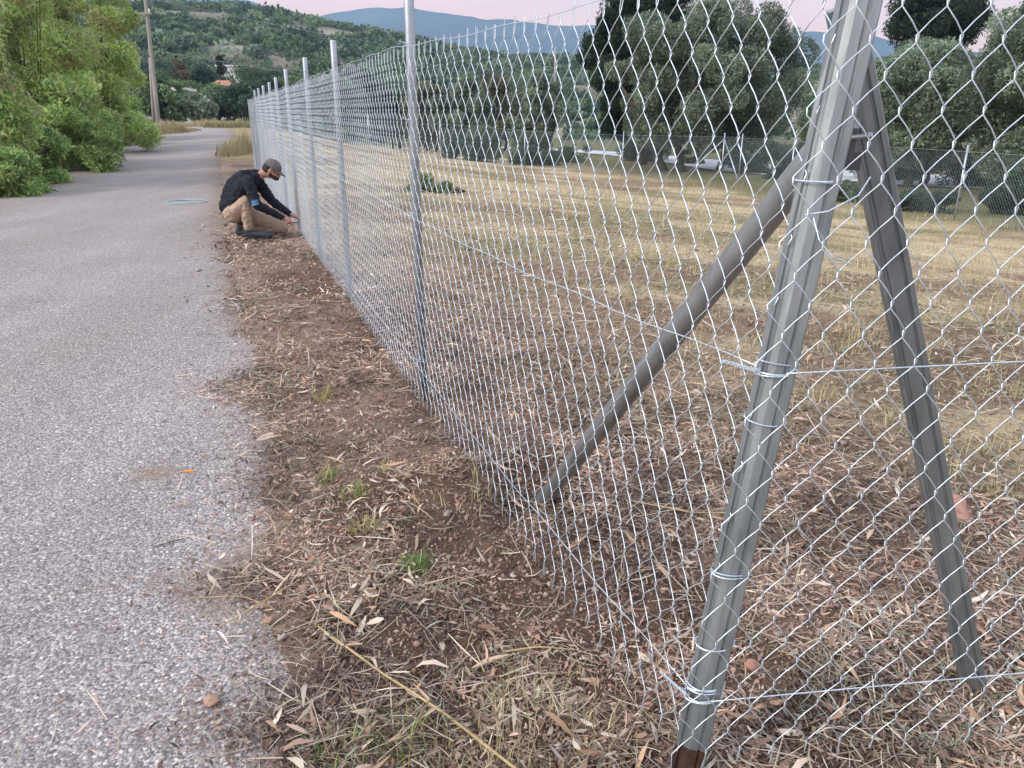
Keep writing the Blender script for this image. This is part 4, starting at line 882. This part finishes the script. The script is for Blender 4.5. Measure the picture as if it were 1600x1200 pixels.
# weeds and tufts
TG = [(.16, .26, .08), (.22, .32, .10), (.12, .20, .06)]; TY = [(.42, .38, .14), (.34, .34, .12), (.50, .44, .2)]; TS = [(.28, .36, .24), (.34, .40, .28), (.22, .3, .19)]
for i, (px, py, w_, n, h0, h1, wd, pal, lb) in enumerate([
        (652, 892, .13, 420, .04, .11, .0022, TG, 'bright green feathery weed left of the bare soil'),
        (512, 752, .10, 60, .06, .15, .005, TG + TY, 'green-yellow grass tuft near the road edge'),
        (556, 778, .14, 90, .05, .13, .005, TG + TY, 'wide grass tuft with long pale green blades'),
        (602, 745, .07, 40, .05, .12, .004, TY, 'small yellow tuft right of the green ones'),
        (575, 832, .16, 90, .04, .10, .005, TY, 'flattened golden grass tuft below the green tufts'),
        (505, 625, .12, 60, .06, .17, .004, TY, 'dry upright tuft in the middle of the verge'),
        (688, 925, .14, 60, .02, .06, .012, TS, 'pale grey-green leafy weed under the bright green one'),
        (375, 1130, .12, 60, .02, .05, .011, TS, 'grey-green leafy weed on the asphalt edge'),
        (1178, 1115, .09, 50, .03, .07, .004, TS, 'spiky grey-green sprig at the foot of the corner post'),
        (1535, 1165, .08, 40, .02, .05, .007, TS, 'grey-green sprig in the bottom right corner'),
        (640, 1150, .22, 130, .05, .14, .004, TG + TY, 'loose green and straw grass tuft at the lower middle'),
        (545, 1165, .18, 100, .04, .12, .005, TY + TG, 'grassy tuft at the bottom of the picture left of the cane'),
        (1560, 760, .12, 60, .05, .12, .005, TY, 'yellowish tuft right of the ribbed brace')]):
    x, y = gp(px, py, 0); clump('weed_tuft', x, y, w_, w_, n, h0, h1, wd, pal, lb, 500 + i, 'weed', 'weeds and tufts on the verge', .9)
# orange scrap and wire coil on the road
x, y = gp(295, 739); o = link('orange_scrap', MB().box((0, 0, .004), (.045, .012, .006), .1).me(), M['orange'], label='tiny orange strip lying on the asphalt', cat='scrap'); o.location = (x, y, .006)
x, y = gp(291, 317); mb = MB(); rr_ = random.Random(4)
P_ = []
for t_ in np.linspace(0, 6.283 * 3.4, 150): P_.append(((.34 + .012 * math.sin(t_ * .37)) * math.cos(t_), (.33 + .014 * math.sin(t_ * .53 + 1)) * math.sin(t_), .010 + .0025 * t_ / 6.283 + .004 * math.sin(2.3 * t_)))
mb.tube(P_, .0045, 6)
o = link('wire_coil', mb.me(), M['coil'], smooth=True, label='loose loop of pale blue-green wire lying on the road behind the crouching man', cat='wire coil'); o.location = (x, y, .006)

# ------------------------------------------------------------------ the crouching worker
PO = Vector((*gp(400, 371, 0), 0.0)); PO.z = Gf(PO.x, PO.y) + .005
PR = Matrix.Translation(PO) @ Matrix.Rotation(R(8), 4, 'Z')
person = empty('person', PO, R(8), label='bearded man in black top, tan trousers and grey cap crouching at the fence', cat='person')
def capsule(mb, a, b_, ra, rb, k=16, n=8, ell=1.0):
    a = np.array(a, float); b_ = np.array(b_, float); d = b_ - a; L_ = np.linalg.norm(d); P = []; Rr = []
    d = d / (L_ + 1e-9)
    for t_ in np.linspace(-math.pi / 2, 0, 5): P.append(a + d * ra * math.sin(t_) * .999); Rr.append(max(ra * math.cos(t_), .001))
    for t_ in np.linspace(0, 1, n)[1:-1]: P.append(a + d * L_ * t_); Rr.append(ra + (rb - ra) * t_)
    for t_ in np.linspace(0, math.pi / 2, 5): P.append(b_ + d * rb * math.sin(t_) * .999); Rr.append(max(rb * math.cos(t_), .001))
    mb.tube(P, Rr, k)
def chain(mb, pts):
    for (a, ra), (b_, rb) in zip(pts[:-1], pts[1:]): capsule(mb, a, b_, ra, rb)
def remeshed(name, mb, voxel, m, smooth_it=6, **k):
    me = mb.me(name); o = bpy.data.objects.new(name + '_tmp', me); C.objects.link(o)
    md = o.modifiers.new('r', 'REMESH'); md.mode = 'VOXEL'; md.voxel_size = voxel
    s_ = o.modifiers.new('s', 'SMOOTH'); s_.iterations = smooth_it; s_.factor = .5
    dg = bpy.context.evaluated_depsgraph_get(); me2 = bpy.data.meshes.new_from_object(o.evaluated_get(dg)); bpy.data.objects.remove(o)
    me2.materials.clear()
    if k.pop('folds', 0):
        nv_ = len(me2.vertices); co_ = np.zeros(nv_ * 3); me2.vertices.foreach_get('co', co_); co_ = co_.reshape(-1, 3); nr_ = np.zeros(nv_ * 3); me2.vertices.foreach_get('normal', nr_); nr_ = nr_.reshape(-1, 3)
        f_ = (1 - abs(2 * vn(co_[:, 0] * 17 + co_[:, 2] * 9 + co_[:, 1] * 6, co_[:, 2] * 26 - co_[:, 0] * 10, 7) - 1)) ** 2 + .6 * vn(co_[:, 0] * 40, co_[:, 2] * 40 + co_[:, 1] * 30, 8) - .7
        me2.vertices.foreach_set('co', (co_ + nr_ * (f_ * .011)[:, None]).ravel()); me2.update()
    return link(name, me2, m, person, smooth=True, world=False, **k)
# local axes: +x forward (to the fence), -y toward the camera side, z up
hip = (-.24, 0, .35); chest = (-.09, 0, .66); neck = (.13, 0, .79); head = (.285, 0, .855)
sN_ = (.02, -.185, .70); sF = (.06, .185, .70); eN = (.10, -.24, .44); eF = (.22, .20, .44); wN = (.385, -.09, .255); wF = (.47, .07, .27)
kN = (-.055, -.17, .475); aN = (-.055, -.15, .105); kF = (.335, .10, .105); aF = (-.10, .12, .11)
hN = (-.24, -.10, .32); hF = (-.22, .10, .32)
bd = MB()
chain(bd, [(hip, .125), ((-.20, 0, .50), .12), (chest, .135), ((.02, 0, .75), .10), (neck, .062), ((.22, 0, .82), .058)])
Mh = Matrix.Rotation(R(38), 3, 'Y')
bd.sphere(head, (.098, .078, .118), 20, 14, Mh)
bd.sphere((head[0] + .045, 0, head[2] - .075), (.055, .055, .05), 14, 10, Mh)        # jaw
bd.sphere((head[0] + .108, 0, head[2] - .052), (.030, .014, .020), 10, 8, Mh)        # nose
for sg in (-1, 1): bd.sphere((head[0] - .012, sg * .080, head[2] - .012), (.020, .009, .032), 10, 8, Mh)   # ears
for a_, e_, w__ in ((sN_, eN, wN), (sF, eF, wF)): chain(bd, [(a_, .055), (e_, .042), (w__, .028)])
for h_, k_, a_ in ((hN, kN, aN), (hF, kF, aF)): chain(bd, [(h_, .085), (k_, .058), (a_, .038)])
def hand(mb, wv, fdir, side, grip):
    wv = np.array(wv); f = np.array(fdir, float); f /= np.linalg.norm(f); sd_ = np.array([0, side, 0.]); dn = np.cross(f, sd_); dn /= np.linalg.norm(dn)
    if dn[2] > 0: dn = -dn
    pc = wv + f * .055
    chain(mb, [(tuple(wv), .026), (tuple(wv + f * .035), .028), (tuple(pc + f * .02), .026)])
    for i, (o_, L_) in enumerate(((-.027, .030), (-.009, .034), (.009, .032), (.026, .025))):
        b0 = pc + f * .03 + sd_ * o_; b1 = b0 + f * L_ * .9 + dn * .012; b2 = b1 + f * .012 + dn * L_ * .75; b3 = b2 - f * .012 + dn * .012
        chain(mb, [(tuple(b0), .0095), (tuple(b1), .0088), (tuple(b2), .008), (tuple(b3), .0072)])
    t0 = wv + f * .03 - sd_ * .026; t1 = t0 - sd_ * .018 + f * .03 + dn * .012; t2 = t1 + f * .028 + sd_ * .012 + dn * .012
    chain(mb, [(tuple(t0), .013), (tuple(t1), .011), (tuple(t2), .009)])
hand(bd, wN, (.85, .12, -.35), 1, 0); hand(bd, wF, (.8, -.12, -.30), -1, 0)
remeshed('body', bd, .006, M['skin'], 3)
sh = MB()
chain(sh, [((-.255, 0, .40), .160), ((-.22, 0, .50), .165), ((-.15, 0, .62), .170), ((-.06, 0, .70), .155), ((.04, 0, .755), .115), ((.10, 0, .78), .078)])
for sg in (-1, 1):
    chain(sh, [((-.20, sg * .07, .46), .12), ((-.10, sg * .09, .64), .12), ((0, sg * .12, .71), .09)])
for a_, e_, w__ in ((sN_, eN, wN), (sF, eF, wF)):
    a2, e2, w2 = map(np.array, (a_, e_, w__)); we = e2 + (w2 - e2) * .93; chain(sh, [(a_, .080), (tuple(a2 + (e2 - a2) * .55), .068), (e_, .062), (tuple(e2 + (w2 - e2) * .5), .050), (tuple(we), .038)])
remeshed('jacket', sh, .008, M['shirt'], 7, label='black long-sleeved top', folds=1)
tr_ = MB()
chain(tr_, [((-.24, -.05, .33), .135), ((-.23, .05, .33), .135)])
for h_, k_, a_ in ((hN, kN, aN), (hF, kF, aF)):
    h2, k2, a2 = map(np.array, (h_, k_, a_)); chain(tr_, [(h_, .115), (tuple(h2 + (k2 - h2) * .6), .092), (k_, .078), (tuple(k2 + (a2 - k2) * .4), .070), (tuple(k2 + (a2 - k2) * .88), .058)])
remeshed('trousers', tr_, .008, M['trouser'], 5, label='tan work trousers', folds=1)
def boot(heel, toe, up_, rot=0):
    b_ = MB(); heel = np.array(heel, float); toe = np.array(toe, float)
    chain(b_, [(tuple(up_), .056), (tuple(heel + [0, 0, .02]), .050), (tuple(heel * .5 + toe * .5 + [0, 0, .012]), .048), (tuple(toe), .044)])
    return b_
b1 = boot((-.07, -.15, .05), (.195, -.165, .045), (-.062, -.15, .13)); remeshed('boot', b1, .007, M['boot'], 3)
b2 = boot((-.20, .10, .15), (-.10, .09, .048), (-.14, .11, .13)); chain(b2, [((-.20, .10, .15), .05), ((-.22, .09, .06), .05), ((-.12, .08, .045), .045)]); remeshed('boot', b2, .007, M['boot'], 3)
for k in range(4):
    link('boot_lace', MB().tube([(.00 + k * .028, -.195, .085 - k * .006), (.005 + k * .028, -.160, .104 - k * .008), (.00 + k * .028, -.125, .085 - k * .006)], .0035, 6).me(), M['cap'], person, world=False)
so_ = MB().box((.06, -.158, .008), (.33, .095, .018), -.05); link('boot_sole', so_.me(), M['sole'], person, world=False)
# beard and hair
bb = MB(); bb.sphere((head[0] + .035, 0, head[2] - .092), (.056, .064, .042), 14, 10, Mh); bb.sphere((head[0] - .012, 0, head[2] - .055), (.038, .0795, .045), 14, 10, Mh); remeshed('beard', bb, .006, M['beard'], 2)
ha = MB(); ha.sphere((head[0] - .032, 0, head[2] + .012), (.085, .083, .085), 16, 12, Mh); remeshed('hair', ha, .006, M['beard'], 2)
# cap: crown + brim, band
cpm = MB(); cc_ = Vector(head) + Mh @ Vector((-.005, 0, .045))
V = []; F = []; sg_, rg = 24, 8
for i in range(rg + 1):
    a_ = math.pi / 2 * i / rg * 1.12
    for j in range(sg_):
        b_ = 2 * math.pi * j / sg_; v = Mh @ Vector((math.sin(a_) * math.cos(b_) * .114, math.sin(a_) * math.sin(b_) * .094, math.cos(a_) * .088)); V.append(tuple(cc_ + v))
for i in range(rg):
    for j in range(sg_): F.append((i * sg_ + j, (i + 1) * sg_ + j, (i + 1) * sg_ + (j + 1) % sg_, i * sg_ + (j + 1) % sg_))
capo = link('cap', cpm.raw(V, F).me(), M['cap'], person, smooth=True, world=False, label='grey baseball cap')
V = []; F = []; nn_ = 12
for lay in (0, 1):
    for q in (0, 1):
        for j in range(nn_ + 1):
            b_ = -1.15 + 2.3 * j / nn_; rad2 = (.105 if q == 0 else .185 - .03 * abs(b_) ** 2); v = Mh @ Vector((math.cos(b_) * rad2, math.sin(b_) * rad2 * .62, .012 - .004 * lay - .018 * abs(math.sin(b_)) - (.012 if q else 0))); V.append(tuple(cc_ + v + Vector((0, 0, -.012))))
m1 = nn_ + 1
for j in range(nn_):
    F += [(j, j + 1, m1 + j + 1, m1 + j), (2 * m1 + j, 3 * m1 + j, 3 * m1 + j + 1, 2 * m1 + j + 1), (m1 + j, m1 + j + 1, 3 * m1 + j + 1, 3 * m1 + j)]
brim = link('cap_brim', MB().raw(V, F).me(), M['cap'], person, smooth=True, world=False)
gl = MB()
for sg in (-1, 1):
    c_ = Vector(head) + Mh @ Vector((.098, sg * .034, .012)); gl.sphere(c_, (.012, .028, .020), 12, 8, Mh)
    gl.tube([tuple(Vector(head) + Mh @ Vector((.092, sg * .062, .016))), tuple(Vector(head) + Mh @ Vector((-.01, sg * .086, .014)))], .004, 6)
link('sunglasses', gl.me(), M['lens'], person, smooth=True, world=False)
# blue print on sleeve and on the back
def patch(c, d1, d2, nrm, n=8, m='print', name='sleeve_print', bulge=.02):
    V = []; F = []
    for i in range(n + 1):
        for j in range(n + 1):
            a_, b_ = i / n * 2 - 1, j / n * 2 - 1; v = Vector(c) + Vector(d1) * a_ + Vector(d2) * b_ + Vector(nrm) * (-bulge * (a_ * a_)); V.append(tuple(v))
    for i in range(n):
        for j in range(n): F.append((i * (n + 1) + j, (i + 1) * (n + 1) + j, (i + 1) * (n + 1) + j + 1, i * (n + 1) + j + 1))
    link(name, MB().raw(V, F).me(), M[m], person, world=False)
patch((.088, -.312, .475), (.040, 0, .010), (-.008, .005, .032), (0, -1, 0), bulge=.018)
patch((-.055, -.10, .872), (.035, 0, .012), (.0, .04, 0), (-.3, 0, 1), name='back_print', bulge=.004)
patch((.165, -.012, .60), (.012, .01, .03), (.01, .02, -.005), (0, -1, 0), name='chest_print', bulge=.002) if False else None
# pliers held in both hands, a thing of their own
pm = MB(); Bx = np.array([.50, -.075, .185])
for sg in (-1, 1): pm.tube([tuple(Bx + [-.075, sg * .022, -.01]), tuple(Bx + [-.03, sg * .018, 0]), tuple(Bx + [.01, sg * .004, .004])], [.008, .008, .007], 8)
pl = empty('pliers', PR @ Vector(Bx), R(8), label='red-handled pliers in the crouching man\'s hands', cat='pliers')
def off(me, v):
    for q in me.vertices: q.co -= Vector(v)
    return me
link('handle', off(pm.me(), Bx), M['grip'], pl, world=False)
jw = MB().tube([tuple(Bx + [.01, -.004, .004]), tuple(Bx + [.045, -.006, .006]), tuple(Bx + [.075, -.001, .006])], [.009, .008, .003], 8).tube([tuple(Bx + [.01, .004, .004]), tuple(Bx + [.045, .006, .006]), tuple(Bx + [.075, .001, .006])], [.009, .008, .003], 8)
link('jaw', off(jw.me(), Bx), M['rusthinge'], pl, world=False)
